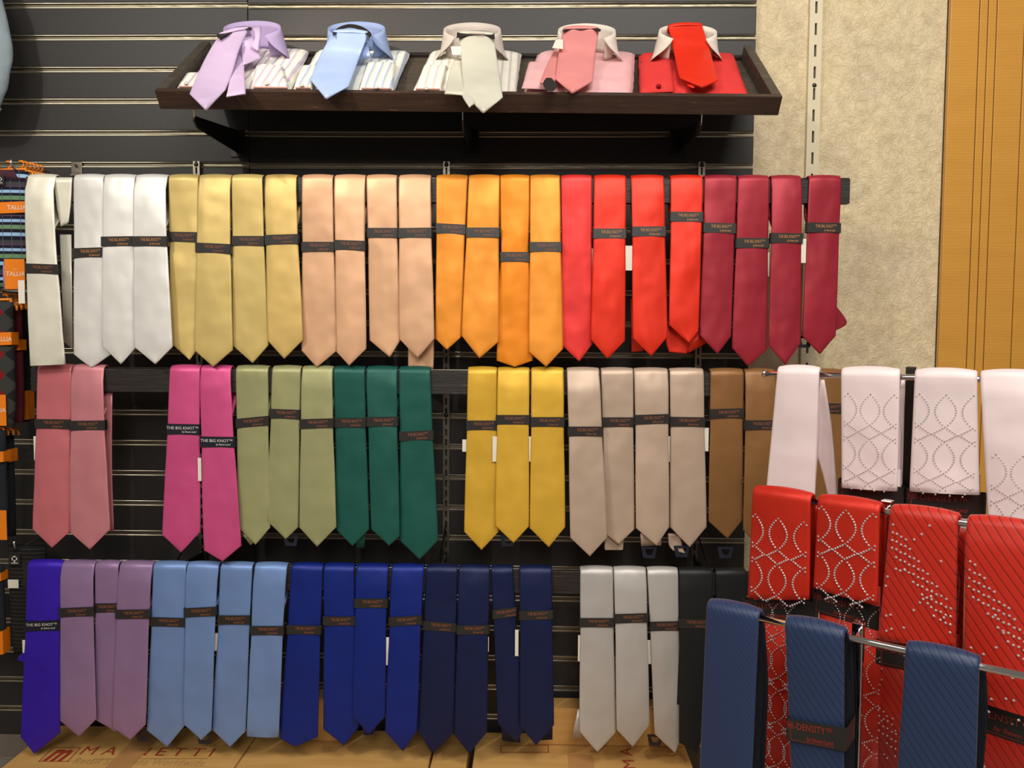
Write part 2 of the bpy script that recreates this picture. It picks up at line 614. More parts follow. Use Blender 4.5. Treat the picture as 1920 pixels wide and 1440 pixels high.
# =================================================================== tie rails
TH = 0.0042          # padded thickness of a tie
RR = 0.0115          # inner fold radius over a rail board
YR = -0.160          # rail centre line
ROWZ = [at(800, 328.5, YR).z, at(760, 687.0, YR).z, at(720, 1057.0, YR).z]
RAILS = [(at(52, 350, YR).x, at(1591, 350, YR).x), (at(62, 700, YR).x, at(1592, 700, YR).x), (at(47, 1070, YR).x, at(1500, 1070, YR).x)]
RNAME = ['top', 'middle', 'bottom']
for k in range(3):
    xa, xb = RAILS[k]
    z = ROWZ[k]
    root = empty('display_rail', ((xa+xb)/2, YR, z))
    hx = (xb-xa)/2
    MB().box(-hx, hx, -0.009, 0.009, -0.062, -0.0092).build('board', MT['dark_wood'], root, bev=0.001)
    MB().tube([(-hx, -0.004, -0.0074), (hx, -0.004, -0.0074)], 0.0018, 8).build('metal_lip', MT['steel'], root, True)
    for x in XS + ([at(1527, 350, 0.0).x] if k < 2 else []):
        lx = x-(xa+xb)/2
        b = MB()
        b.box(lx-0.0025, lx+0.0025, 0.0092, 0.1475, -0.040, -0.016)
        if k == 2:
            b.tube([(lx, 0.0095, 0.002), (lx, 0.1475, 0.060)], 0.0022, 6)
            b.box(lx-0.002, lx+0.002, 0.0095, 0.016, -0.02, 0.004)
        b.build('arm', MT['dark_steel'], root)
    tag(root, 'dark wood rail carrying the %s row of ties' % RNAME[k], 'rail', 'tie rails')
# clip on the slat wall by the ivory tie
r0 = empty('slat_clip', (at(145, 312, 0).x, 0, ZG(5)))
b = MB()
b.box(-0.013, 0.013, -0.004, -0.0008, -0.030, 0.006)
b.box(-0.010, 0.010, -0.0150, -0.004, -0.030, -0.026)
b.build('clip_plate', MT['steel'], r0, bev=0.0005)
MB().tube([(0, -0.006, -0.004), (0, -0.004, -0.004)], 0.004, 10).build('screw', MT['dark_steel'], r0)
tag(r0, 'bare steel clip in the slat wall groove above the ivory tie', 'bracket')

# =================================================================== hanging ties
KNOT_LINES = [('THE BIG KNOT\u2122', 0.0098, 0.0, 0.0030, 0, 1.0), ('by Steven Land', 0.0072, 0.008, -0.0056, 0.35, 0.9)]
KN = {'c': text_mesh('knot_c', KNOT_LINES, MT['print_copper'], 0.60),
      'g': text_mesh('knot_g', KNOT_LINES, MT['print_gold'], 0.60),
      'w': text_mesh('knot_w', [('THE BIG KNOT\u2122', 0.0094, 0.0, 0.0026, 0, 1.0), ('by Steven Land', 0.0060, 0.014, -0.0056, 0.35, 0.9)], MT['print_white'])}

def lerp(a, b, t): return a+(b-a)*t

def band_ring(mb, xl, xr, zl, zr, y0, y1, h, t=0.0006):
    """paper band around a tie; xl..xr, centre heights zl, zr; y0 front, y1 back"""
    def loop(e):
        c = 0.002
        pts = [(xl-e, y0+c-e), (xl-e+c, y0-e), (xr+e-c, y0-e), (xr+e, y0+c-e), (xr+e, y1-c+e), (xr+e-c, y1+e), (xl-e+c, y1+e), (xl-e, y1-c+e)]
        return pts
    o, i = loop(0.0), loop(-t)
    n = len(o)
    vs = []
    for pts in (o, i):
        for s in (-1, 1):
            for (x, y) in pts:
                f = (x-xl)/(xr-xl)
                vs.append((x, y, lerp(zl, zr, f)+s*h/2))
    fs = []
    for k in range(n):
        a, b = k, (k+1) % n
        fs.append((a, b, n+b, n+a))
        fs.append((2*n+b, 2*n+a, 3*n+a, 3*n+b))
        fs.append((n+a, n+b, 3*n+b, 3*n+a))
        fs.append((b, a, 2*n+a, 2*n+b))
    mb.add(vs, fs)

def hook_plate(root, x, y, z, w=0.036, h=0.026):
    b = MB()
    o = [(-w/2, h/2), (w/2, h/2), (w*.36, -h/2), (-w*.36, -h/2)]
    i = [(-w*.26, h*.30), (w*.30, h*.30), (w*.18, -h*.22), (-w*.10, -h*.22)]
    n = 4
    vs = []
    for yy in (0, 0.002):
        for pts in (o, i):
            vs += [(x+px, y+yy, z+pz) for px, pz in pts]
    fs = []
    for k in range(n):
        a, c = k, (k+1) % n
        fs.append((a, n+a, n+c, c))
        fs.append((2*n+a, 2*n+c, 3*n+c, 3*n+a))
        fs.append((a, c, 2*n+c, 2*n+a))
        fs.append((n+a, 3*n+a, 3*n+c, n+c))
    b.add(vs, fs)
    o1 = b.build('hanger_hook', MT['navy_plastic'], root)
    o1['label'] = 'navy plastic hook of the tie hanger'

class Frame:
    """a rail: O on its top line, rotated by rz about the vertical"""
    def __init__(self, O, rz):
        self.O = V(O)
        self.rz = rz
        self.ex = V((math.cos(rz), math.sin(rz), 0))
        self.ey = V((-math.sin(rz), math.cos(rz), 0))
    def px(self, x, y, yoff):
        p = on_plane(x, y, self.O+self.ey*yoff, self.ey)-self.O
        return p.dot(self.ex), p.z

def hang_tie(fr, name, TLx, TRx, ytop, BL, BR, tip, mat, layer=0, r=RR, th=TH, band=None, style='c', extras=(), tags=(),
             hook=None, tail_len=0.80, tail_w=0.82, tail_y=None, board=0.066, seed=0.0, pinch=0.03, mid=None, tail_mat=None, bulge=0.0018, wrinkle=0.0016):
    yf = -(r+th/2)
    lay = -0.0120*layer
    ztop = 0.0
    tlx = fr.px(TLx, ytop, yf)[0]
    trx = fr.px(TRx, ytop, yf)[0]
    xc = (tlx+trx)/2
    loc = lambda q: (lambda a: (a[0]-xc, a[1]))(fr.px(q[0], q[1], yf+lay))
    bl, br, tp = loc(BL), loc(BR), loc(tip)
    tl, t_r = tlx-xc, trx-xc
    zt = -(r+th)
    root = empty(name, fr.O+fr.ex*xc, fr.rz)
    secs = []
    flat = abs(tp[1]-(bl[1]+br[1])/2) < 0.006
    NT_ = 2 if flat else 6
    for k in range(NT_):
        t = 0.02+0.98*k/NT_
        if flat: t = 0.96+0.04*k/NT_
        secs.append((V((lerp(tp[0], bl[0], t), yf+lay, lerp(tp[1], bl[1], t))), V((lerp(tp[0], br[0], t), yf+lay, lerp(tp[1], br[1], t)))))
    NB = 18
    prof = []
    for k in range(NB+1):
        s = k/NB
        e = s
        xl = lerp(bl[0], tl, e)
        xr = lerp(br[0], t_r, e)
        if mid:
            g = max(0.0, 1-abs(s-0.55)/0.45)
            xl += mid[0]*g; xr += mid[1]*g
        p = pinch*(xr-xl)*math.exp(-((s-0.62)/0.16)**2)
        xl += p/2; xr -= p/2
        zl, zr = lerp(bl[1], zt, s), lerp(br[1], zt, s)
        y = yf+lay*(1-s)**0.3
        secs.append((V((xl, y, zl)), V((xr, y, zr))))
        prof.append((s, xl, xr, (zl+zr)/2, y))
    for k in range(1, 11):
        a = math.pi*k/10
        y = -(r+th/2)*math.cos(a)
        z = zt+(r+th/2)*math.sin(a)
        secs.append((V((tl, y, z)), V((t_r, y, z))))
    fb = ribbon(secs, th, 18, bulge, wrinkle, seed, calm=-board).build('front_blade', mat, root, True)
    # tail: down behind the rail and back to the front blade
    zbot = -tail_len*abs((bl[1]+br[1])/2)
    ty = tail_y if tail_y is not None else yf+lay+0.0068
    cx = (bl[0]+br[0])/2
    ts = []
    w0 = (t_r-tl)/2
    xcen = (tl+t_r)/2
    path = [(r+th/2, zt, 1.0), (r+th/2, -board-0.014, 0.95), (lerp(r+th/2, ty, .5), -board-0.04, 0.9), (ty, -board-0.07, tail_w), (ty, lerp(-board-.06, zbot, .5), tail_w), (ty, zbot, tail_w)]
    for (y, z, ws) in path:
        f = z/zbot
        if tail_y is None and z < -board-0.05:
            y = yf+lay*max(0.0, min(1.0, z/((bl[1]+br[1])/2)))**0.3+0.0068
        c = lerp(xcen, cx, f)
        ts.append((V((c-w0*ws, y, z)), V((c+w0*ws, y, z))))
    ribbon(resample(ts, 16), th*0.8, 8, 0, 0.0).build('tail', tail_mat or mat, root, True)
    def info(z):
        best = min(prof, key=lambda q: abs(q[3]-z))
        return best
    if band:
        (yl, yr) = band
        zl = fr.px(TLx, yl, yf+lay)[1]
        zr = fr.px(TRx, yr, yf+lay)[1]
        s, xl, xr, zz, y = info((zl+zr)/2)
        xl -= 0.0024; xr += 0.0024
        b = MB()
        y0 = y-th/2-bulge-0.0012
        y1 = max(ty+th*0.6, y+0.0095)
        bh = 0.0215 if style != 'w' else 0.024
        band_ring(b, xl, xr, zl, zr, y0, y1, bh)
        bo = b.build('band', MT['band_blue' if style == 'w' else 'band'], root)
        lt = link('lettering', KN[style], None, bo)
        wdt = xr-xl
        sc = 0.058/0.058
        cxl = (xl+xr)/2 + (0.004 if style != 'w' else 0.0)
        lt.location = (cxl, y0-0.0004, (zl+zr)/2)
        lt.rotation_euler = (0, -math.atan2(zr-zl, wdt), 0)
        bo['label'] = 'dark paper band printed with the words the big knot'
    for ex in extras:              # rear folds and loose ends that show beside the blade
        dy, pts = ex
        ss = []
        for (a, c) in pts:
            pa, pc = fr.px(a[0], a[1], yf+dy), fr.px(c[0], c[1], yf+dy)
            ss.append((V((pa[0]-xc, yf+dy, pa[1])), V((pc[0]-xc, yf+dy, pc[1]))))
        if ss[0][0].z > ss[-1][0].z: ss.reverse()
        ribbon(resample(ss, 8) if len(ss) > 2 else ss, th*0.8, 8, 0, 0.0006, seed+9).build('rear_fold', mat, root, True)
    for tg in tags:                # white price cards peeking out
        x0, y0, x1, y1 = tg
        a, c = fr.px(x0, y0, yf+0.004), fr.px(x1, y1, yf+0.004)
        b = MB().box(a[0]-xc, c[0]-xc, yf+lay+0.0035, yf+lay+0.0043, c[1], a[1])
        b.build('price_tag', MT['tag'], root)
    if hook:
        p = fr.px(hook[0], hook[1], yf+0.012)
        hook_plate(root, p[0]-xc, yf+0.012, p[1])
    return root, dict(yf=yf, lay=lay, prof=prof, th=th, bulge=bulge, xc=xc, zt=zt)

COLS = {
 'ivory': (226, 222, 206), 'white': (224, 222, 218), 'gold': (212, 186, 116), 'gold2': (214, 182, 110),
 'peach': (220, 172, 134), 'orange': (238, 150, 48), 'orange2': (238, 140, 26), 'cherry': (230, 54, 50), 'red': (226, 46, 20),
 'burgundy': (156, 34, 50), 'rose': (206, 114, 120), 'rose2': (202, 128, 136), 'magenta': (212, 82, 138), 'sage': (160, 160, 114),
 'green': (26, 90, 80), 'yellow': (220, 174, 56), 'taupe': (194, 170, 150), 'brown': (140, 98, 56), 'violet': (58, 28, 180),
 'lilac': (148, 118, 158), 'skyblue': (116, 146, 200), 'royal': (11, 38, 130), 'navy': (15, 29, 74), 'silver': (188, 184, 180),
 'black': (30, 32, 34)}
SAT = {k: satin(k+'_satin', v) for k, v in COLS.items()}

# (mat, TLx, TRx, BL, BR, tip, (band left y, band right y), layer, options)
ROW1 = [
 ('ivory', 51, 104, (56, 686), (123, 683), (90, 688), (503, 505), 2, dict(extras=[(.0028, [((100, 333), (136, 333)), ((106, 385), (133, 385)), ((114, 425), (129, 418))]), (.016, [((112, 440), (134, 440)), ((120, 640), (137, 655))])], tags=[(47, 527, 60, 570)])),
 ('white', 138, 194, (138, 664), (208, 665), (172, 690), (475, 473), 0, {}),
 ('white', 195, 253, (191, 648), (256, 651), (227, 683), (453, 452), 1, {}),
 ('white', 254, 314, (251, 650), (324, 650), (292, 683), (452, 452), 2, {}),
 ('gold', 316, 372, (319, 642), (370, 656), (356, 675), (444, 445), 0, {}),
 ('gold', 373, 433, (364, 656), (437, 656), (400, 688), (464, 467), 1, {}),
 ('gold', 434, 492, (436, 648), (504, 647), (474, 681), (452, 452), 0, dict(tags=[(434, 482, 446, 505)])),
 ('gold2', 497, 556, (502, 639), (569, 637), (533, 673), (450, 448), 1, {}),
 ('peach', 566, 624, (565, 657), (633, 657), (594, 689), (463, 463), 0, {}),
 ('peach', 627, 685, (631, 660), (687, 654), (655, 686), (459, 461), 1, {}),
 ('peach', 687, 744, (693, 638), (751, 638), (731, 670), (437, 437), 0, {}),
 ('peach', 748, 808, (748, 635), (815, 635), (783, 672), (437, 436), 1, dict(extras=[(.018, [((766, 600), (814, 600)), ((765, 650), (814, 650)), ((765, 692), (813, 692))])])),
 ('orange', 818, 877, (816, 635), (865, 632), (838, 656), (428, 431), 0, {}),
 ('orange', 879, 937, (865, 629), (936, 640), (899, 672), (436, 436), 1, {}),
 ('orange2', 938, 993, (931, 676), (999, 676), (965, 688), (482, 482), 0, dict(pinch=.14)),
 ('orange', 994, 1050, (991, 659), (1056, 654), (1024, 688), (463, 463), 1, {}),
 ('cherry', 1052, 1110, (1051, 645), (1111, 645), (1086, 678), None, 0, dict(tags=[(1101, 466, 1112, 512)])),
 ('red', 1114, 1174, (1107, 636), (1172, 639), (1139, 673), (438, 438), 1, dict(tags=[(1168, 462, 1186, 508)])),
 ('red', 1183, 1245, (1186, 634), (1252, 631), (1221, 668), (434, 434), 1, dict(extras=[(.016, [((1182, 560), (1200, 560)), ((1184, 660), (1206, 658))])])),
 ('red', 1257, 1318, (1254, 609), (1310, 620), (1292, 644), (406, 407), 1, dict(extras=[(.014, [((1248, 612), (1300, 612)), ((1248, 640), (1292, 648)), ((1254, 660), (1288, 663))]), (.020, [((1285, 640), (1322, 612)), ((1290, 662), (1326, 642))])])),
 ('burgundy', 1321, 1382, (1311, 628), (1371, 630), (1345, 664), (427, 429), 0, {}),
 ('burgundy', 1384, 1443, (1372, 652), (1438, 656), (1402, 687), (456, 456), 0, dict(tags=[(1429, 473, 1442, 518)])),
 ('burgundy', 1446, 1503, (1441, 647), (1501, 644), (1472, 684), (446, 447), 1, dict(tags=[(1497, 449, 1507, 494)])),
 ('burgundy', 1517, 1578, (1503, 630), (1567, 630), (1537, 664), (427, 428), 0, dict(extras=[(.016, [((1545, 566), (1568, 574)), ((1548, 600), (1588, 605)), ((1550, 624), (1566, 620))])], hook=(1508, 641))),
]
ROW2 = [
 ('rose', 70, 134, (61, 992), (131, 997), (98, 1027), (794, 795), 0, dict(tags=[(63, 818, 75, 863)])),
 ('rose2', 135, 195, (131, 998), (207, 992), (169, 1030), (798, 797), 1, dict(extras=[(.016, [((190, 735), (211, 735)), ((196, 860), (210, 880)), ((195, 990), (214, 996))])])),
 ('magenta', 318, 375, (304, 1003), (376, 997), (340, 1036), (804, 805), 0, dict(style='w')),
 ('magenta', 376, 433, (382, 1032), (453, 1023), (418, 1052), (828, 829), 1, dict(style='w', tags=[(375, 857, 382, 900)])),
 ('sage', 442, 503, (446, 989), (507, 989), (480, 1021), (794, 788), 0, dict(extras=[(.016, [((449, 995), (462, 995)), ((470, 1022), (478, 1016))])])),
 ('sage', 510, 564, (500, 976), (560, 988), (536, 1011), (775, 777), 0, dict(hook=(545, 1013))),
 ('sage', 566, 624, (561, 989), (631, 988), (595, 1025), (795, 793), 1, {}),
 ('green', 625, 684, (631, 994), (693, 992), (661, 1024), (792, 792), 0, dict(extras=[(.016, [((668, 980), (688, 980)), ((668, 1026), (683, 1027))])])),
 ('green', 687, 745, (696, 992), (750, 1005), (730, 1023), (791, 790), 1, {}),
 ('green', 748, 807, (750, 1014), (822, 1013), (787, 1049), (818, 815), 0, {}),
 ('yellow', 877, 932, (870, 997), (935, 997), (903, 1031), (797, 797), 0, dict(tags=[(867, 824, 880, 847)])),
 ('yellow', 933, 993, (928, 985), (992, 987), (963, 1018), (787, 787), 1, dict(tags=[(924, 817, 936, 864)], hook=(952, 1014))),
 ('yellow', 996, 1057, (993, 990), (1060, 988), (1029, 1026), (791, 791), 1, dict(tags=[(988, 817, 1000, 864)])),
 ('taupe', 1063, 1124, (1069, 1008), (1139, 1008), (1106, 1043), (809, 809), 2, {}),
 ('taupe', 1127, 1188, (1134, 1000), (1190, 992), (1160, 1020), (791, 791), 0, dict(extras=[(.016, [((1136, 1000), (1170, 1000)), ((1133, 1022), (1169, 1022)), ((1134, 1031), (1168, 1031))])])),
 ('taupe', 1189, 1253, (1192, 990), (1255, 988), (1231, 1023), (787, 785), 1, dict(extras=[(.016, [((1200, 1000), (1240, 1000)), ((1202, 1024), (1240, 1022))])], hook=(1217, 1036))),
 ('taupe', 1256, 1320, (1256, 988), (1325, 988), (1293, 1026), (790, 791), 0, dict(tags=[(1251, 818, 1263, 866), (1320, 802, 1328, 846)], extras=[(.016, [((1252, 1000), (1275, 1000)), ((1254, 1022), (1280, 1026)), ((1262, 1032), (1286, 1038))])], hook=(1278, 1034))),
 ('brown', 1332, 1395, (1328, 977), (1392, 975), (1364, 1010), (776, 774), 0, dict(hook=(1360, 1036))),
 ('brown', 1397, 1455, (1393, 993), (1458, 990), (1425, 1028), (797, 797), 1, {}),
 ('brown', 1520, 1583, (1515, 985), (1590, 985), (1552, 1020), (764, 766), 0, {}),
]
ROW3 = [
 ('violet', 51, 115, (39, 1382), (113, 1374), (65, 1413), (1173, 1171), 0, dict(style='w', extras=[(.012, [((44, 1222), (60, 1222)), ((32, 1236), (60, 1232)), ((44, 1240), (60, 1244))])], tags=[(42, 1200, 56, 1224)])),
 ('lilac', 115, 177, (113, 1351), (181, 1348), (149, 1381), (1149, 1146), 1, {}),
 ('lilac', 178, 222, (178, 1348), (230, 1360), (216, 1371), (1139, 1138), 0, {}),
 ('lilac', 224, 286, (210, 1364), (274, 1358), (245, 1387), (1152, 1151), 1, dict(hook=(268, 1380))),
 ('skyblue', 287, 349, (275, 1369), (347, 1360), (314, 1400), (1164, 1166), 0, dict(tags=[(337, 1180, 344, 1194)])),
 ('skyblue', 350, 410, (344, 1357), (397, 1369), (378, 1387), (1149, 1146), 1, dict(hook=(383, 1385))),
 ('skyblue', 413, 473, (398, 1369), (461, 1371), (432, 1400), (1161, 1161), 0, dict(tags=[(401, 1187, 412, 1220)])),
 ('skyblue', 477, 538, (462, 1380), (523, 1382), (492, 1383), (1182, 1182), 1, {}),
 ('royal', 546, 605, (524, 1384), (596, 1382), (553, 1399), (1179, 1180), 0, {}),
 ('royal', 607, 664, (606, 1367), (673, 1363), (645, 1397), (1163, 1163), 0, {}),
 ('royal', 668, 728, (661, 1344), (722, 1344), (692, 1376), (1131, 1131), 1, dict(extras=[(.014, [((676, 1345), (712, 1345)), ((682, 1378), (700, 1376))])], tags=[(723, 1191, 734, 1243)])),
 ('royal', 734, 795, (722, 1373), (782, 1370), (756, 1408), (1166, 1162), 1, {}),
 ('navy', 799, 858, (782, 1369), (852, 1373), (811, 1413), (1171, 1176), 0, {}),
 ('navy', 860, 919, (852, 1379), (913, 1373), (880, 1413), (1181, 1180), 1, dict(tags=[(913, 1190, 917, 1218)])),
 ('navy', 921, 962, (933, 1356), (984, 1368), (968, 1390), (1151, 1145), 0, dict(extras=[(.016, [((938, 1350), (972, 1350)), ((942, 1388), (976, 1392))])])),
 ('navy', 974, 1035, (975, 1362), (1039, 1359), (1005, 1397), (1154, 1152), 1, dict(tags=[(966, 1177, 972, 1226)], extras=[(.016, [((1000, 1350), (1036, 1350)), ((1006, 1388), (1036, 1386))])])),
 ('silver', 1088, 1150, (1086, 1371), (1155, 1373), (1120, 1410), (1166, 1166), 0, dict(tags=[(1084, 1191, 1096, 1240)], extras=[(.014, [((1083, 1330), (1094, 1330)), ((1072, 1384), (1090, 1384))])])),
 ('silver', 1151, 1212, (1156, 1368), (1218, 1360), (1186, 1400), (1160, 1158), 1, {}),
 ('silver', 1214, 1272, (1227, 1376), (1278, 1378), (1266, 1412), (1173, 1172), 0, dict(hook=(1228, 1388), tags=[(1214, 1200, 1224, 1245)])),
 ('black', 1273, 1337, (1273, 1392), (1318, 1380), (1306, 1412), (1168, 1170), 1, {}),
 ('black', 1342, 1400, (1345, 1376), (1405, 1376), (1372, 1408), (1168, 1168), 0, {}),
]
CNAME = {'ivory': 'ivory', 'white': 'white', 'gold': 'pale gold', 'gold2': 'pale gold', 'peach': 'peach', 'orange': 'orange', 'orange2': 'orange',
         'cherry': 'cherry red', 'red': 'bright red', 'burgundy': 'burgundy', 'rose': 'rose pink', 'rose2': 'rose pink', 'magenta': 'hot pink', 'sage': 'sage green',
         'green': 'dark green', 'yellow': 'golden yellow', 'taupe': 'taupe', 'brown': 'bronze brown', 'violet': 'violet', 'lilac': 'lilac',
         'skyblue': 'sky blue', 'royal': 'royal blue', 'navy': 'navy', 'silver': 'silver grey', 'black': 'black'}
ORD = ['first', 'second', 'third', 'fourth', 'fifth']
for ri, row in enumerate((ROW1, ROW2, ROW3)):
    fr = Frame((0, YR, ROWZ[ri]), 0.0)
    ytop = [329, 687, 1058][ri]
    names = [CNAME[t[0]] for t in row]
    for i, (c, tlx, trx, bl, br, tp, band, layer, opt) in enumerate(row):
        o = dict(opt)
        if 'style' not in o: o['style'] = 'g' if c in ('burgundy', 'red', 'white') else 'c'
        root, _ = hang_tie(fr, 'necktie', tlx, trx, ytop, bl, br, tp, SAT[c], layer, band=band, seed=i*3.1+ri*50, **o)
        nm = CNAME[c]
        first = names.index(nm)
        cnt = names.count(nm)
        prev = names[first-1]+' ties' if first > 0 else 'sock packs'
        if nm == 'ivory': lb = 'ivory satin tie with its pleated lining showing, next to the sock packs'
        elif nm == 'cherry red': lb = 'cherry red satin tie without a paper band, next to the orange ties'
        elif nm == 'violet': lb = 'single violet satin tie on the bottom rail with white lettered band'
        elif c == 'skyblue' and i == 7: lb = 'sky blue satin tie with a square folded end, next to the royal blue'
        else:
            lb = '%s satin tie on the %s rail, %s %s counted from the %s' % (nm, RNAME[ri], ORD[i-first], nm.split()[-1], prev)
        tag(root, lb, 'necktie', '%s ties on the %s rail' % (nm, RNAME[ri]))

# =================================================================== chrome stand with the wide ties
post3 = atz(1608, 1199, 0.66)
nb = V((0.616, 0.788, 0))
TIERS = []
for (zz, off, ang, px) in ((0.66, 0.0, -35.5, (1608, 1199)), (0.799, 0.1, -41.0, (1660, 960)), (0.9655, 0.2, -30.0, (1707, 707.5))):
    p = atz(px[0], px[1], zz)
    TIERS.append((p, math.radians(ang)))
stand = empty('tie_stand', (TIERS[0][0].x, TIERS[0][0].y, FLOOR))
so = V((TIERS[0][0].x, TIERS[0][0].y, FLOOR))
RROD = 0.0042
for k, (p, a) in enumerate(TIERS):
    d = V((math.cos(a), math.sin(a), 0))
    q = p-so
    left, right = ((0.155, 0.24), (0.165, 0.26), (0.20, 0.30))[k]
    MB().tube([q-d*left, q+d*right], RROD, 12).build('crossbar', MT['chrome'], stand, True)
    MB().tube([q-d*(left+0.004), q-d*(left-0.001)], [0.0052, 0.0060], 12).build('end_cap', MT['chrome'], stand, True)
    n2 = V((-d.y, d.x, 0))
    # square post just behind the bar, with a small welded collar
    pxx = (1606, 1662, 1706)[k]
    c = on_plane(pxx, (1300, 1000, 760)[k], p+n2*0.040, n2)-so
    c.z = q.z
    hw = 0.0065
    b = MB()
    cs = [c-d*hw-n2*hw, c+d*hw-n2*hw, c+d*hw+n2*hw, c-d*hw+n2*hw]
    z1 = q.z+(0.008, 0.008, 0.014)[k]
    b.hexa([(v.x, v.y, 0.012) for v in cs]+[(v.x, v.y, z1) for v in cs])
    b.build('post', MT['chrome'] if k != 2 else MT['dark_steel'], stand, bev=0.001)
    b = MB()
    b.tube([q, c+V((0, 0, -0.001))], 0.0024, 8)
    b.build('bracket', MT['chrome'], stand, True)
ends = [(p-so) for p, a in TIERS]
b = MB()
a0, a2 = V((ends[0].x, ends[0].y, 0.006)), V((ends[2].x, ends[2].y, 0.006))
dirn = (a2-a0).normalized()
side = V((-dirn.y, dirn.x, 0))
for (A, B, w) in ((a0-dirn*0.06, a2+dirn*0.06, 0.03), (a0-side*0.2, a0+side*0.2, 0.02), (a2-side*0.2, a2+side*0.2, 0.02)):
    dd = (B-A).normalized()
    sd = V((-dd.y, dd.x, 0))*w
    cs = [A-sd, B-sd, B+sd, A+sd]
    b.hexa([(v.x, v.y, 0.0005) for v in cs]+[(v.x, v.y, 0.012) for v in cs])
b.build('base', MT['chrome'], stand)
tag(stand, 'three tier chrome stand holding the wide white, red and navy ties', 'stand')

BLUSH = satin('blush_white_satin', (232, 214, 214), 0.5, 0.0, 0.4, 0.1)
HRED = satin('scarlet_satin', (202, 42, 22), 0.45)
PLRED = pleated('scarlet_pleats', (200, 40, 22), (96, 12, 8), 0.0088)
PLNAVY = pleated('navy_pleats', (40, 56, 94), (29, 40, 70), 0.0050)
PLNAVY2 = pleated('navy_wide_pleats', (38, 56, 92), (20, 30, 56), 0.0078)
NEARBLACK = cotton('near_black_cloth', (20, 22, 30))  # near-black cloth on the tails and rear folds of the navy ties
HD_LINES = [('HI-DENSITY\u2122', 0.0125, -0.010, 0.006, 0, 1.05), ('by Steven Land', 0.0085, 0.006, -0.008, 0.35, 0.9)]
HDT = text_mesh('hd', HD_LINES, MT['print_red'])

def dome(mb, x, y, z, r):
    vs = [(x+r*math.cos(k*math.pi/3), y, z+r*math.sin(k*math.pi/3)) for k in range(6)]
    vs += [(x+r*.55*math.cos(k*math.pi/3+.5), y-r*.75, z+r*.55*math.sin(k*math.pi/3+.5)) for k in range(6)]
    fs = [(k, (k+1) % 6, 6+(k+1) % 6, 6+k) for k in range(6)] + [tuple(range(6, 12))]
    mb.add(vs, fs)

def loops(xl, xr, z_from, z_to):
    """lens and diamond chains of stones"""
    out = []
    w = xr-xl
    cols = [xl+w*0.10, xl+w*0.50, xl+w*0.90]
    for c in cols:
        z = z_from
        while z > z_to:
            for sgn in (-1, 1):
                for k in range(14):
                    t = k/13.0
                    out.append((c+sgn*0.0125*math.sin(math.pi*t)**0.9, z-0.044*t))
                for k in range(1, 10):
                    t = k/10.0
                    xx = 0.0150*(1-abs(2*t-1))
                    out.append((c+sgn*xx, z-0.044-0.020*t))
            z -= 0.064
    return [(x, zz) for x, zz in out if xl+0.003 < x < xr-0.003 and zz > z_to]

def diagonal(xl, xr, z_from, z_to, zc):
    out = []
    for j in range(-2, 2):
        for k in range(0, 60):
            x = xl+0.004+k*0.0052
            z = zc - (x-xl)*1.28 + j*0.0098 + (0.004 if k % 2 else 0)
            out.append((x, z))
    for k in range(26):
        out.append((random.uniform(xl, xr), random.uniform(z_to, z_from)))
    return [(x, z) for x, z in out if xl+0.003 < x < xr-0.003 and z_to < z < z_from]

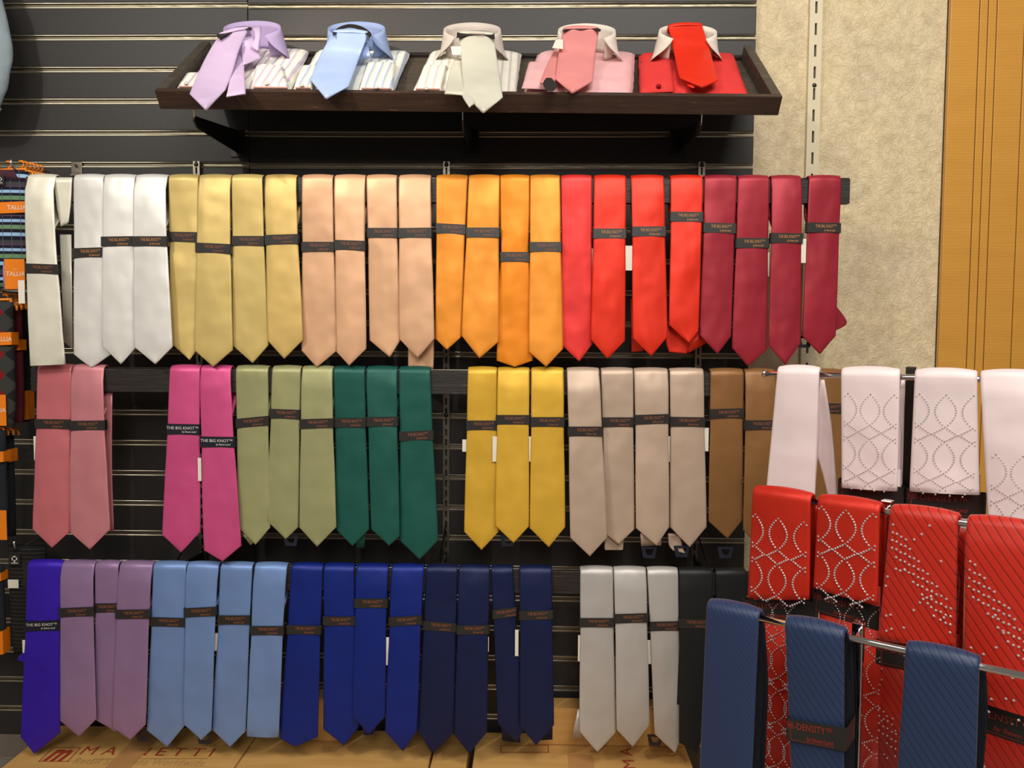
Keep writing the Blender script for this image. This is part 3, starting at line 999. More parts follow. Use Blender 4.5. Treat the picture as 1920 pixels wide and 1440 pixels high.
def big_tie(tier, TLx, TRx, ytop, BL, BR, tip, mat, label, group, stones=None, card=None, rear=None, tail=None, seed=0.0, layer=0):
    p, a = TIERS[tier]
    O = p+V((0, 0, 0.0120))
    fr = Frame(O, a)
    th = 0.0050
    r = 0.0070
    root, I = hang_tie(fr, 'wide_necktie', TLx, TRx, ytop, BL, BR, tip, mat, layer, r=r, th=th, tail_len=1.04 if rear is None else 0.9,
                       tail_w=1.0, tail_y=0.022, board=0.02, seed=seed, pinch=0.0, bulge=0.003, wrinkle=0.0010, tail_mat=NEARBLACK if tier == 0 else None)
    xc, yf = I['xc'], I['yf']
    prof = I['prof']
    def surf(x, z):
        pr = min(prof, key=lambda q: abs(q[3]-z))
        s, xl, xr, zz, y = pr
        u = max(-1, min(1, 2*(x-xl)/(xr-xl)-1))
        return y - th/2*math.sqrt(max(0, 1-abs(u)**6)) - 0.003*(1-u*u)
    if stones:
        kind, ya, yb = stones[:3]
        za = fr.px(TLx, ya, yf)[1]
        zb = fr.px(TLx, yb, yf)[1]
        pr = min(prof, key=lambda q: abs(q[3]-(za+zb)/2))
        b = MB()
        if kind == 'loops': pts = loops(pr[1], pr[2], za, zb)
        else: pts = diagonal(pr[1], pr[2], za, zb, fr.px(TLx, stones[3], yf)[1])
        for (x, z) in pts:
            q = min(prof, key=lambda q: abs(q[3]-z))
            if q[1]+0.003 < x < q[2]-0.003:
                dome(b, x, surf(x, z)-0.0003, z, (0.00155 if tier == 1 else 0.00125) if kind == 'loops' else 0.0017)
        so_ = b.build('rhinestones', MT['stone'], root)
        so_['kind'] = 'stuff'
        so_['label'] = 'small clear rhinestones set on the silk'
    if rear:                       # longer rear blade below the folded front
        yy = 0.012
        ss = []
        for (A, B) in rear['secs']:
            pa, pb = fr.px(A[0], A[1], yy), fr.px(B[0], B[1], yy)
            ss.append((V((pa[0]-xc, yy, pa[1])), V((pb[0]-xc, yy, pb[1]))))
        if ss[0][0].z > ss[-1][0].z: ss.reverse()
        ribbon(ss, th*.9, 8, 0.001, 0.001, seed+5).build('rear_blade', mat, root, True)
        if rear.get('stones'):
            b = MB()
            zlo, zhi = ss[0][0].z, ss[-1][0].z
            L0, R0 = ss[0][0].x, ss[0][1].x
            for (x, z) in (loops(L0, R0, zhi-0.02, zlo) if rear['stones'] == 'loops' else diagonal(L0, R0, zhi, zlo, (zhi+zlo)/2)):
                dome(b, x, yy-th*.45-0.0022, z, 0.00125)
            q = b.build('rhinestones', MT['stone'], root)
            q['kind'] = 'stuff'
    if tail:
        yy = 0.0285
        ss = []
        for (A, B) in tail:
            pa, pb = fr.px(A[0], A[1], yy), fr.px(B[0], B[1], yy)
            ss.append((V((pa[0]-xc, yy, pa[1])), V((pb[0]-xc, yy, pb[1]))))
        ss.reverse()
        ribbon(resample(ss, 10), th*.8, 8, 0, 0.001, seed+5).build('rear_fold', NEARBLACK if tier == 0 else mat, root, True)
    if card:                       # black card band: (xl, yl, xr, yr, height px), depth offset
        xl, yl, xr, yr, hpx, front = card
        yy = (yf-0.0100) if front else 0.0075
        A, B = fr.px(xl, yl, yy), fr.px(xr, yr, yy)
        A2 = fr.px(xl, yl+hpx, yy)
        h = A[1]-A2[1]
        b = MB()
        band_ring(b, A[0]-xc, B[0]-xc, A[1]-h/2, B[1]-h/2, yy, 0.024, h)
        bo = b.build('card_band', MT['band'], root)
        bo['label'] = 'black card band printed in red with the word hi-density'
        lt = link('lettering', HDT, None, bo)
        wd = B[0]-A[0]
        lt.location = ((A[0]+B[0])/2-xc, yy-0.0005, (A[1]+B[1])/2-h/2)
        lt.rotation_euler = (0, -math.atan2(B[1]-A[1], wd), 0)
        f = min(1.0, wd*0.80/0.086)
        lt.scale = (f, 1, min(1.0, h/0.030))
        b = MB()
        hh = h*0.42
        b.add([(-0.046, 0, -hh), (-0.0452, 0, -hh), (-0.0452, 0, hh), (-0.046, 0, hh)], [(0, 1, 2, 3)])
        b.add([(-0.046, 0, -hh), (0.03, 0, -hh), (0.03, 0, -hh+0.0006), (-0.046, 0, -hh+0.0006)], [(0, 1, 2, 3)])
        ln = b.build('stitched_frame', MT['print_red'], bo)
        ln.location = lt.location
        ln.rotation_euler = lt.rotation_euler
        ln.scale = (f, 1, 1)
    tag(root, label, 'necktie', group)
    return root

GW, GR, GN = 'wide white ties on the chrome stand', 'wide red ties on the chrome stand', 'wide navy ties on the chrome stand'
big_tie(2, 1457, 1537, 690, (1430, 990), (1526, 990), (1478, 992), BLUSH, 'plain blush white wide tie with its rear fold swinging open', GW, tail=[((1510, 712), (1546, 712)), ((1515, 800), (1560, 800)), ((1540, 880), (1567, 880)), ((1556, 945), (1572, 945))], seed=1)
big_tie(2, 1577, 1688, 697, (1578, 914), (1683, 921), (1630, 919), BLUSH, 'white rhinestone tie with black card band, next to the plain blush tie', GW, tail=[((1665, 712), (1697, 712)), ((1665, 810), (1695, 810)), ((1665, 915), (1692, 918))], stones=('loops', 737, 916), card=(1571, 898, 1696, 914, 40, False), rear=dict(secs=[((1585, 880), (1690, 880)), ((1588, 1010), (1690, 1010))]), seed=2)
big_tie(2, 1715, 1833, 699, (1705, 921), (1837, 928), (1771, 926), BLUSH, 'white rhinestone tie with black card band, next to the one with low stones', GW, stones=('loops', 738, 926), card=(1698, 914, 1850, 927, 46, False), rear=dict(secs=[((1715, 890), (1838, 890)), ((1718, 1030), (1838, 1030))]), seed=3)
big_tie(2, 1838, 1966, 704, (1856, 1040), (1985, 1050), (1920, 1047), BLUSH, 'white rhinestone tie whose stones start halfway down its length', GW, stones=('loops', 848, 1040), seed=4, layer=1)
big_tie(1, 1411, 1521, 925, (1402, 1121), (1518, 1124), (1460, 1123), HRED, 'scarlet rhinestone loop tie at the free end of the stand bar', GR, tail=[((1500, 945), (1535, 950)), ((1500, 1030), (1534, 1030)), ((1500, 1122), (1530, 1126))], stones=('loops', 963, 1119), card=(1392, 1124, 1528, 1128, 36, False), rear=dict(secs=[((1412, 1090), (1498, 1090)), ((1420, 1300), (1492, 1300)), ((1422, 1480), (1492, 1480))], stones='loops'), seed=5)
big_tie(1, 1533, 1651, 938, (1525, 1101), (1646, 1134), (1585, 1119), HRED, 'scarlet rhinestone loop tie hanging beside the stand post', GR, tail=[((1630, 958), (1663, 962)), ((1630, 1040), (1660, 1040)), ((1630, 1130), (1656, 1136))], stones=('loops', 948, 1120), card=(1523, 1103, 1648, 1138, 42, False), rear=dict(secs=[((1535, 1090), (1655, 1100)), ((1540, 1300), (1655, 1300)), ((1540, 1480), (1650, 1480))], stones='loops'), seed=6)
big_tie(1, 1669, 1797, 955, (1647, 1199), (1792, 1216), (1720, 1209), PLRED, 'scarlet pleated tie with a diagonal row of rhinestones beside the stand post', GR, tail=[((1775, 985), (1812, 992)), ((1775, 1100), (1808, 1100)), ((1775, 1215), (1806, 1222))], stones=('diag', 960, 1205, 985), card=(1642, 1198, 1800, 1228, 46, False), rear=dict(secs=[((1650, 1180), (1800, 1190)), ((1645, 1330), (1790, 1340)), ((1640, 1480), (1780, 1490))], stones='diag'), seed=7)
big_tie(1, 1813, 1962, 976, (1806, 1304), (1990, 1362), (1898, 1334), PLRED, 'scarlet pleated rhinestone tie at the far end, with its card band lowest', GR, stones=('diag', 985, 1330, 1055), card=(1800, 1305, 1998, 1368, 52, False), rear=dict(secs=[((1810, 1280), (1990, 1330)), ((1806, 1400), (1985, 1420)), ((1800, 1500), (1980, 1520))], stones='diag'), seed=8, layer=1)
big_tie(0, 1325, 1424, 1130, (1311, 1470), (1409, 1480), (1360, 1520), PLNAVY, 'navy finely pleated wide tie without a band, next to the black ties', GN, tail=[((1405, 1165), (1434, 1165)), ((1405, 1300), (1440, 1290)), ((1405, 1480), (1432, 1480))], seed=9)
big_tie(0, 1472, 1584, 1165, (1485, 1470), (1583, 1480), (1535, 1525), PLNAVY2, 'navy pleated wide tie with a black card band', GN, card=(1474, 1346, 1588, 1366, 42, True), tail=[((1560, 1190), (1598, 1190)), ((1560, 1300), (1602, 1300)), ((1560, 1480), (1604, 1480))], seed=10)
big_tie(0, 1698, 1838, 1212, (1680, 1490), (1828, 1510), (1755, 1560), PLNAVY2, 'navy pleated wide tie without a band, hanging before the pleated scarlet ties', GN, tail=[((1815, 1245), (1848, 1245)), ((1815, 1350), (1852, 1340)), ((1815, 1500), (1838, 1500))], seed=11)

# =================================================================== sloping tray with shirts
TA = math.radians(38.7)
TU = V((math.cos(0.0105), 0, -math.sin(0.0105)))
TV = V((0, math.cos(TA), math.sin(TA)))
TW = TU.cross(TV).normalized()
TV = TW.cross(TU).normalized()
TO = V((-0.133, -0.245, 1.495))
TM = Matrix((TU, TV, TW)).transposed().to_4x4()
TM.translation = TO
TMI = TM.inverted()
def tp(x, y, w):                       # pixel -> tray coordinates at height w above the tray floor
    p = on_plane(x, y, TO+TW*w, TW)
    return TMI @ p
tray = empty('display_tray', None, mat4=TM)
HU, LV, HW = 0.653, 0.320, 0.040
MB().box(-HU, HU, 0.0, 0.014, 0.0, HW).build('front_board', MT['tray_wood'], tray, bev=0.001)
MB().box(-HU, HU, LV-0.014, LV, 0.0, 0.014).build('back_board', MT['dark_wood'], tray, bev=0.001)
for s in (-1, 1):
    MB().box(min(s*HU, s*(HU-0.020)), max(s*HU, s*(HU-0.020)), 0.0142, LV-0.0142, 0.0, HW).build('side_board', MT['tray_floor'], tray, bev=0.001)
MB().box(-HU+0.0202, HU-0.0202, 0.0142, LV-0.0142, 0.0, 0.006).build('floor_panel', MT['tray_floor'], tray)
tag(tray, 'sloping dark wood display tray holding folded shirts', 'tray')
for (px_, lab) in ((446, 'black knife bracket under the lilac tie end of the tray'), (884, 'black knife bracket under the middle of the tray'), (1272, 'black knife bracket under the red shirt end of the tray')):
    x = at(px_, 250, 0).x
    root = empty('shelf_bracket', (x, 0, ZG(4)))
    b = MB()
    zz = TO.z-ZG(4)-0.012-(x+0.13)*0.0105
    pr = [(0, -0.002, 0.006), (0, -0.246, zz-0.002), (0, -0.252, zz-0.012), (0, -0.235, zz-0.024), (0, -0.03, -0.048), (0, -0.002, -0.048)]
    b.prism([V(q)+V((-0.002, 0, 0)) for q in pr], (0.004, 0, 0))
    b.build('knife_arm', MT['black_metal'], root)
    MB().box(-0.018, 0.018, -0.0035, -0.0010, -0.058, 0.008).build('wall_plate', MT['black_metal'], root, bev=0.0008)
    MB().tube([(0, -0.249, zz-0.006), (0, -0.253, zz+0.010)], 0.0016, 6).build('retaining_pin', MT['chrome'], root)
    tag(root, lab, 'bracket', 'tray brackets')

def pillow(mb, corners, w0, h, nx=16, ny=16, seed=0.0, wr=0.004, sharp=8):
    """soft padded quad in tray coordinates; corners FL, FR, BR, BL as (u, v)"""
    FL, FR, BR, BL = [V((c[0], c[1], 0)) for c in corners]
    vs, fs = [], []
    for side in (1, 0):
        for j in range(ny+1):
            for i in range(nx+1):
                s, t = i/nx, j/ny
                p = FL.lerp(FR, s).lerp(BL.lerp(BR, s), t)
                a, c = 2*s-1, 2*t-1
                e = max(0.0, (1-abs(a)**sharp))**0.5*max(0.0, (1-abs(c)**sharp))**0.5
                top = w0 + h*(0.45+0.55*e) + wr*noise.noise(V((p.x*22+seed, p.y*22, seed)))*e
                # wobble of the outline
                k = 0.0015*noise.noise(V((p.x*40, p.y*40, seed+4)))
                vs.append((p.x+k, p.y+k, top if side else w0+h*0.45*(1-e)*0.8))
    n = (nx+1)*(ny+1)
    for j in range(ny):
        for i in range(nx):
            a = j*(nx+1)+i
            fs.append((a, a+1, a+nx+2, a+nx+1))
            fs.append((n+a, n+a+nx+1, n+a+nx+2, n+a+1))
    for i in range(nx):
        fs.append((i, n+i, n+i+1, i+1))
        a = ny*(nx+1)+i
        fs.append((a, a+1, n+a+1, n+a))
    for j in range(ny):
        a = j*(nx+1)
        fs.append((a, a+nx+1, n+a+nx+1, n+a))
        a = j*(nx+1)+nx
        fs.append((a, n+a, n+a+nx+1, a+nx+1))
    mb.add(vs, fs)
    return mb

def collar(root, cx, cv, a, bq, w0, h, mat, gap=0.5, lean=0.30):
    """turned-down collar: a stand and a leaf whose front ends run out into two points"""
    nth, nh = 44, 6
    for nm, off, drop in (('collar_stand', 0.0, 0), ('collar_leaf', 0.0040, 1)):
        vs, fs = [], []
        th_ = 0.0018
        for shell in (0, 1):
            for i in range(nth+1):
                t = -1+2*i/nth
                ang = t*(math.pi-(gap if drop else gap+0.12))            # 0 = back
                for j in range(nh+1):
                    f = j/nh                     # 0 = top edge
                    rr = (off*(0.5+f) if drop else -0.001) - shell*th_
                    top = h-0.008*abs(t)**2.5
                    low = 0.0
                    fwd = 0.0
                    if drop:
                        pt = max(0.0, (abs(t)-0.62)/0.38)
                        low = -0.004*pt
                        fwd = -0.026*pt*pt*f
                        ang *= (1-0.13*pt*f)
                        rr += 0.005*f
                    hgt = top+(low-top)*f
                    u = cx+(a+rr)*math.sin(ang)
                    if drop: u += math.copysign(0.010, t)*pt*f
                    v = cv+(bq+rr)*math.cos(ang)+fwd+lean*hgt*(1-0.6*abs(t))
                    vs.append((u, v, w0+hgt+(0.0015 if drop else 0)))
        n = (nth+1)*(nh+1)
        for i in range(nth):
            for j in range(nh):
                p = i*(nh+1)+j
                fs.append((p, p+1, p+nh+2, p+nh+1))
                fs.append((n+p, n+p+nh+1, n+p+nh+2, n+p+1))
            for j in (0, nh):
                p = i*(nh+1)+j
                q = p+nh+1
                fs.append((p, q, n+q, n+p) if j == 0 else (q, p, n+p, n+q))
        for i in (0, nth):
            for j in range(nh):
                p = i*(nh+1)+j
                fs.append((p, n+p, n+p+1, p+1) if i == 0 else (p, p+1, n+p+1, n+p))
        b = MB()
        b.add(vs, fs)
        b.build(nm, mat, root, True)

PER = 0.0175
STL = stripes('lilac_stripe_cotton', [(0.0, (236, 232, 222)), (0.36, (198, 184, 200)), (0.70, (236, 232, 214))], PER, 0)
STB = stripes('blue_stripe_cotton', [(0.0, (232, 232, 228)), (0.36, (176, 186, 204)), (0.70, (226, 226, 204))], PER, 0)
STG = stripes('grey_stripe_cotton', [(0.0, (238, 234, 224)), (0.40, (206, 200, 190)), (0.70, (232, 230, 216))], PER, 0)
PINKC = cotton('pink_cotton', (228, 176, 178))
REDC = cotton('red_cotton', (218, 56, 54))
WHITEC = cotton('white_cotton', (226, 218, 206), crease=0.1)
LILC = cotton('lilac_cotton', (182, 164, 208), crease=0.1)
BLUC = cotton('pale_blue_cotton', (150, 170, 214), crease=0.1)
GREC = cotton('light_grey_cotton', (206, 196, 188), crease=0.1)

SHIRTS = [
 dict(mat=STL, col=LILC, q=[(328, 168), (541, 168), (580, 88), (410, 88)], c=(484, 0.205), label='lilac striped folded shirt with a plain lilac collar',
      cuffs=[[(470, 166), (541, 168), (530, 124), (480, 118)], [(330, 166), (366, 168), (384, 138), (352, 138)]], edge=True, btn=[(500, 157), (349, 156)]),
 dict(mat=STB, col=BLUC, q=[(546, 170), (734, 173), (768, 92), (596, 84)], c=(676, 0.205), label='blue striped folded shirt with a plain pale blue collar',
      cuffs=[[(672, 170), (735, 172), (742, 116), (688, 116)], [(548, 168), (584, 168), (596, 124), (566, 122)]], edge=True, btn=[(706, 164), (566, 160)]),
 dict(mat=STG, col=GREC, q=[(770, 175), (966, 178), (978, 94), (806, 92)], c=(888, 0.205), label='pale grey striped folded shirt with a light grey collar',
      cuffs=[[(774, 172), (826, 174), (838, 122), (796, 120)]], edge=True, btn=[(800, 166)]),
 dict(mat=PINKC, col=WHITEC, q=[(978, 178), (1187, 178), (1190, 90), (1008, 94)], c=(1097, 0.205), label='plain pink folded shirt with a white collar',
      cuffs=[[(978, 164), (1026, 166), (1040, 116), (992, 114)]], edge=False, btn=[]),
 dict(mat=REDC, col=WHITEC, q=[(1200, 178), (1408, 178), (1376, 94), (1198, 96)], c=(1280, 0.205), label='plain red folded shirt with a white collar and red cufflink',
      cuffs=[[(1202, 176), (1266, 170), (1258, 114), (1200, 114)]], edge=False, btn=[(1235, 162)]),
]
for i, S in enumerate(SHIRTS):
    q = [tp(x, y, 0.028) for x, y in S['q']]
    q = [V((p.x, min(max(p.y, 0.0165), LV-0.0175), 0)) for p in q]
    cxm = sum(p.x for p in q)/4
    M = TM @ Matrix.Translation((cxm, 0.0145, 0.0062))
    root = empty('folded_shirt', None, mat4=M)
    sh = lambda p: (p.x-cxm, p.y-0.0145)
    pillow(MB(), [sh(p) for p in q], 0.0, 0.028, 22, 22, i*7.0, 0.006).build('shirt_body', S['mat'], root, True)
    # lower folded layer peeking out at the front
    q2 = [V((q[0].x+0.004, q[0].y, 0)), V((q[1].x-0.004, q[1].y, 0)), V((q[1].x-0.004, q[1].y+0.05, 0)), V((q[0].x+0.004, q[0].y+0.05, 0))]
    for ci, c in enumerate(S['cuffs']):
        cq = [tp(x, y, 0.040) for x, y in c]
        cb = pillow(MB(), [sh(V((p.x, max(p.y, 0.017), 0))) for p in cq], 0.0265, 0.013, 10, 10, i+ci*2.0, 0.002).build('cuff', S['mat'], root, True)
        if S['edge']:
            e = [sh(V((p.x, max(p.y, 0.017), 0))) for p in cq]
            for k in range(2):
                zc = 0.030+0.0045*k
                MB().box(e[0][0]+0.003+0.002*k, e[1][0]-0.003, e[0][1]-0.0012, e[0][1]+0.004, zc, zc+0.0014).build('lining_edge', MT['red_edge'], cb)
    for (bx, by) in S['btn']:
        p = tp(bx, by, 0.046)
        c = sh(p)
        b = MB()
        if i == 4:
            b.tube([(c[0], c[1], 0.036), (c[0], c[1], 0.0395), (c[0], c[1], 0.043), (c[0], c[1], 0.0455)], [0.003, 0.0055, 0.0050, 0.001], 12)
            b.build('cufflink', cotton('red_knot', (150, 16, 16)), root, True)
        else:
            b.tube([(c[0], c[1], 0.0385), (c[0], c[1], 0.0412)], [0.0048, 0.0042], 12)
            b.build('button', MT['button'], root, True)
    cc = tp(S['c'][0], 80, 0.05)
    collar(root, cc.x-cxm, S['c'][1]-0.0145+0.034, 0.063, 0.034, 0.030, 0.054, S['col'], gap=0.60)
    tag(root, S['label'], 'shirt', 'folded shirts on the tray')

TRAYTIES = [
 ('lilac_sheen', (206, 184, 220), 'lilac satin tie draped crooked over the lilac collar', [((409, 69), (466, 57)), ((392, 96), (450, 90)), ((375, 130), (437, 133)), ((355, 176), (423, 169))], (386, 207), [((408, 72), (406, 64)), ((425, 66), (424, 58)), ((442, 58), (442, 51)), ((458, 55), (459, 49)), ((471, 58), (473, 52))]),
 ('powder_blue', (170, 194, 240), 'powder blue satin tie draped over the pale blue collar', [((624, 64), (690, 66)), ((610, 86), (681, 90)), ((597, 110), (672, 114)), ((582, 150), (654, 163))], (611, 186), [((624, 68), (624, 60)), ((638, 57), (637, 50)), ((656, 52), (656, 45)), ((676, 57), (677, 49)), ((690, 68), (693, 59)), ((691, 74), (697, 66))]),
 ('pale_silver', (212, 210, 194), 'pale silver satin tie draped over the light grey collar', [((859, 66), (926, 69)), ((864, 98), (931, 103)), ((866, 136), (937, 140)), ((869, 176), (943, 183))], (906, 212), [((856, 72), (857, 61)), ((874, 67), (874, 58)), ((892, 66), (892, 57)), ((912, 67), (912, 58)), ((928, 74), (927, 62))]),
 ('salmon_pink', (226, 142, 140), 'salmon pink satin tie on the pink shirt, dark label on its tail', [((1056, 58), (1123, 57)), ((1050, 84), (1119, 82)), ((1046, 108), (1115, 110)), ((1040, 148), (1112, 152))], (1073, 176), [((1055, 60), (1055, 56)), ((1072, 55), (1072, 51)), ((1090, 56), (1090, 53)), ((1110, 54), (1110, 50)), ((1125, 60), (1127, 55))]),
 ('fire_red', (226, 42, 12), 'fire red satin tie resting on the red shirt', [((1253, 53), (1317, 50)), ((1259, 76), (1326, 76)), ((1264, 102), (1334, 104)), ((1274, 147), (1346, 151))], (1317, 165), None),
]
for i, (nm, rgb, label, secs, tip, bnd) in enumerate(TRAYTIES):
    mat = satin(nm+'_satin', rgb, 0.42, met=0.10)
    ws = [0.092, 0.076, 0.060, 0.052]
    P = [(tp(a[0], a[1], w), tp(b[0], b[1], w)) for (a, b), w in zip(secs, ws)]
    org = (P[0][0]+P[0][1])/2
    root = empty('tray_necktie', None, mat4=TM @ Matrix.Translation(org))
    rel = [(a-org, b-org) for a, b in P]
    body = resample(list(reversed(rel)), 16)
    t = tp(tip[0], tip[1], 0.049)-org
    bl, br = body[0]
    tipsecs = []
    for k in range(6):
        f = 0.03+0.97*k/6
        tipsecs.append((t.lerp(bl, f), t.lerp(br, f)))
    # fold over the collar and down inside
    L, R = rel[0]
    over = []
    for k in range(1, 8):
        a = math.pi*k/7
        d = V((0, 0.005*(1-math.cos(a)), 0.004*math.sin(a)))
        over.append((L+d, R+d))
    over.append((L+V((0, 0.012, -0.008)), R+V((0, 0.012, -0.008))))
    over.append((L+V((0, 0.013, -0.016)), R+V((0, 0.013, -0.016))))
    ribbon(tipsecs+body+over, 0.0048, 12, 0.003, 0.0012, i*5.0).build('front_blade', mat, root, True)
    def strip(name, pts, mat_, th_=0.0036, n_=10):
        ss = [(tp(a[0], a[1], w)-org, tp(b_[0], b_[1], w)-org) for (a, b_, w) in pts]
        ss.reverse()
        return ribbon(resample(ss, n_), th_, 8, 0.0012 if th_ > 0.002 else 0, 0.001 if th_ > 0.002 else 0, i+2.0).build(name, mat_, root, True)
    if bnd:
        bo = strip('band', [(lo, hi, 0.0965) for lo, hi in bnd], MT['band'], 0.0010, 18)
        if i == 2:
            lt = link('lettering', KN['c'], None, bo)
            pl, pr_ = tp(872, 64, 0.0985)-org, tp(918, 66, 0.0985)-org
            axis = (pr_-pl).normalized()
            upv = (tp(890, 58, 0.0985)-tp(890, 68, 0.0985)).normalized()
            nz = axis.cross(upv).normalized()
            # stand the lettering upright against the band
            upv = V((0, 0.25, 0.97))
            nz = axis.cross(upv).normalized()
            upv = nz.cross(axis)
            lt.matrix_local = Matrix.Translation((pl+pr_)/2+nz*0.002) @ Matrix((axis, -nz, upv)).transposed().to_4x4() @ Matrix.Diagonal((0.75, 1, 0.55, 1))
    if i == 0:
        strip('tail', [((448, 92), (458, 88), .050), ((436, 128), (458, 122), .054), ((424, 182), (461, 176), .052)], mat)
        strip('tail', [((452, 80), (476, 70), .080), ((452, 96), (484, 96), .064), ((456, 122), (490, 110), .056)], mat)
        strip('knot', [((474, 55), (490, 52), .094), ((478, 72), (489, 70), .086), ((470, 90), (484, 96), .070)], mat, 0.008)
    if i == 1:
        strip('tail', [((676, 82), (690, 80), .074), ((670, 100), (694, 104), .060), ((664, 112), (694, 108), .050)], mat)
    if i == 2:
        strip('tail', [((852, 112), (870, 112), .056), ((842, 140), (870, 140), .053), ((833, 176), (872, 180), .052)], mat)
        strip('tail', [((864, 160), (888, 160), .052), ((866, 180), (890, 182), .052), ((880, 202), (890, 194), .054)], mat)
        tgc = strip('price_tag', [((845, 87), (866, 87), .084), ((848, 103), (866, 103), .072)], MT['tag'], 0.0008)
    if i == 3:
        strip('tail', [((1040, 92), (1050, 88), .056), ((1022, 130), (1044, 128), .050), ((1012, 156), (1040, 160), .055)], mat)
        lab_ = strip('keeper_label', [((1024, 146), (1034, 146), .0600), ((1018, 157), (1045, 160), .0595), ((1026, 172), (1036, 172), .059)], MT['band'], 0.0008)
        strip('price_tag', [((1042, 74), (1056, 74), .086), ((1035, 90), (1056, 92), .076)], MT['tag'], 0.0008)
    if i == 4:
        strip('tail', [((1280, 120), (1326, 120), .046), ((1284, 150), (1316, 150), .044), ((1290, 162), (1300, 166), .044)], mat)
    tag(root, label, 'necktie', 'ties laid on the tray shirts')

# =================================================================== cartons on the floor
ZB = 0.036
def carton(name, xa_px, xb_px, y_px, y_back, y_front, ztop, zbot, label):
    xa, xb = atz(xa_px, y_px, ztop).x, atz(xb_px, y_px, ztop).x
    xm = (xa+xb)/2
    root = empty(name, (xm, y_back, zbot))
    h = ztop-zbot
    hx = (xb-xa)/2
    MB().box(-hx, hx, y_front-y_back, 0, 0, h-0.004).build('carton_body', MT['cardboard'], root, bev=0.002)
    for (u0, u1) in ((y_front-y_back+0.001, (y_front-y_back)/2-0.0008), ((y_front-y_back)/2+0.0008, -0.001)):
        MB().box(-hx+0.0005, hx-0.0005, u0, u1, h-0.0038, h).build('flap', MT['cardboard'], root, bev=0.001)
    tag(root, label, 'carton', 'cartons under the bottom tie rail')
    return root, xm
YB = -0.020
c1, xm1 = carton('carton', 2, 438, 1440, YB, -0.52, ZB, FLOOR, 'cardboard carton printed with a red parallelogram logo and brand lettering')
c2, xm2 = carton('carton', 441, 802, 1440, YB, -0.53, ZB, FLOOR, 'plain cardboard carton below the royal blue ties')
c3, xm3 = carton('carton', 806, 874, 1440, YB, -0.55, ZB-0.004, FLOOR, 'narrow cardboard carton below the navy ties')
c4, xm4 = carton('carton', 885, 1300, 1440, YB, -0.56, ZB, FLOOR, 'cardboard carton with sideways red lettering below the silver ties')
def print_on(root, xm, y_back, me, x, y, sx, sy, rot=0.0, name='lettering', mat=None):
    o = link(name, me, mat, root)
    o.location = (x-xm, y-y_back, ZB-FLOOR+0.0006)
    o.rotation_euler = (math.radians(-90), 0, rot)
    o.scale = (sx, 1, sy)
    return o
MAIN = text_mesh('main', [('M A I N E T T I', 0.05, 0, 0, 0.0, 1.0)], MT['print_rust'])
RET = text_mesh('ret', [('Retail Solutions Worldwide', 0.05, 0, 0, 0.0, 1.1)], MT['print_faded'])
EM = text_mesh('em', [('m', 0.06, 0, 0, 0.2, 1.0)], MT['print_rust'])
def wid(me):
    xs = [v.co.x for v in me.vertices]
    return max(xs)-min(xs)
pa, pb = atz(152, 1411, ZB), atz(400, 1411, ZB)
ptop, pbot = atz(270, 1402, ZB), atz(270, 1418, ZB)
print_on(c1, xm1, YB, MAIN, (pa.x+pb.x)/2, (ptop.y+pbot.y)/2, (pb.x-pa.x)/wid(MAIN), (ptop.y-pbot.y)/0.036)
pa, pb = atz(138, 1429, ZB), atz(386, 1429, ZB)
ptop, pbot = atz(270, 1422, ZB), atz(270, 1437, ZB)
print_on(c1, xm1, YB, RET, (pa.x+pb.x)/2, (ptop.y+pbot.y)/2, (pb.x-pa.x)/wid(RET), (ptop.y-pbot.y)/0.045)
def frame_mark(root, xm, corners, w, name, mat):
    P = [atz(x, y, ZB) for x, y in corners]
    b = MB()
    zt = ZB-FLOOR+0.0005
    for i in range(len(P)):
        A, B = P[i], P[(i+1) % len(P)]
        d = (B-A).normalized()
        s = V((-d.y, d.x, 0))*w
        b.add([(v.x-xm, v.y-YB, zt) for v in (A-s-d*w, B-s+d*w, B+s+d*w, A+s-d*w)], [(0, 1, 2, 3)])
    return b.build(name, mat, root)
frame_mark(c1, xm1, [(73, 1428), (127, 1428), (151, 1402), (100, 1402)], 0.0011, 'logo_frame', MT['print_rust'])
frame_mark(c1, xm1, [(175, 1423.5), (388, 1422.5)], 0.0005, 'rule', MT['print_faded'])
pc = atz(112, 1414, ZB)
sx_ = (atz(132, 1414, ZB).x-atz(92, 1414, ZB).x)/wid(EM)
print_on(c1, xm1, YB, EM, pc.x, pc.y+0.001, sx_*0.95, sx_*1.5, name='logo_letter')
def tape(root, xm, xa_px, xb_px, y_px, y_from, y_to):
    xa, xb = atz(xa_px, y_px, ZB).x, atz(xb_px, y_px, ZB).x
    MB().box(xa-xm, xb-xm, y_from-YB, y_to-YB, ZB-FLOOR+0.0008, ZB-FLOOR+0.0012).build('tape', MT['tape'], root)
tape(c1, xm1, 222, 268, 1415, -0.515, -0.03)
tape(c4, xm4, 1065, 1112, 1425, -0.555, -0.12)
frame_mark(c4, xm4, [(939, 1411), (1028, 1411), (1028, 1398), (939, 1398)], 0.0011, 'logo_frame', MT['print_rust'])
MA = text_mesh('ma', [('M A I N', 0.05, 0, 0, 0.0, 1.0)], MT['print_rust'])
y0_, y1_ = atz(1178, 1441, ZB).y, atz(1178, 1404, ZB).y
ln_ = (y1_-y0_)*2.0
pm = atz(1178, 1424, ZB)
print_on(c4, xm4, YB, MA, pm.x, y0_+ln_/2, ln_/wid(MA), (atz(1190, 1424, ZB).x-atz(1167, 1424, ZB).x)/0.036, rot=math.radians(90))
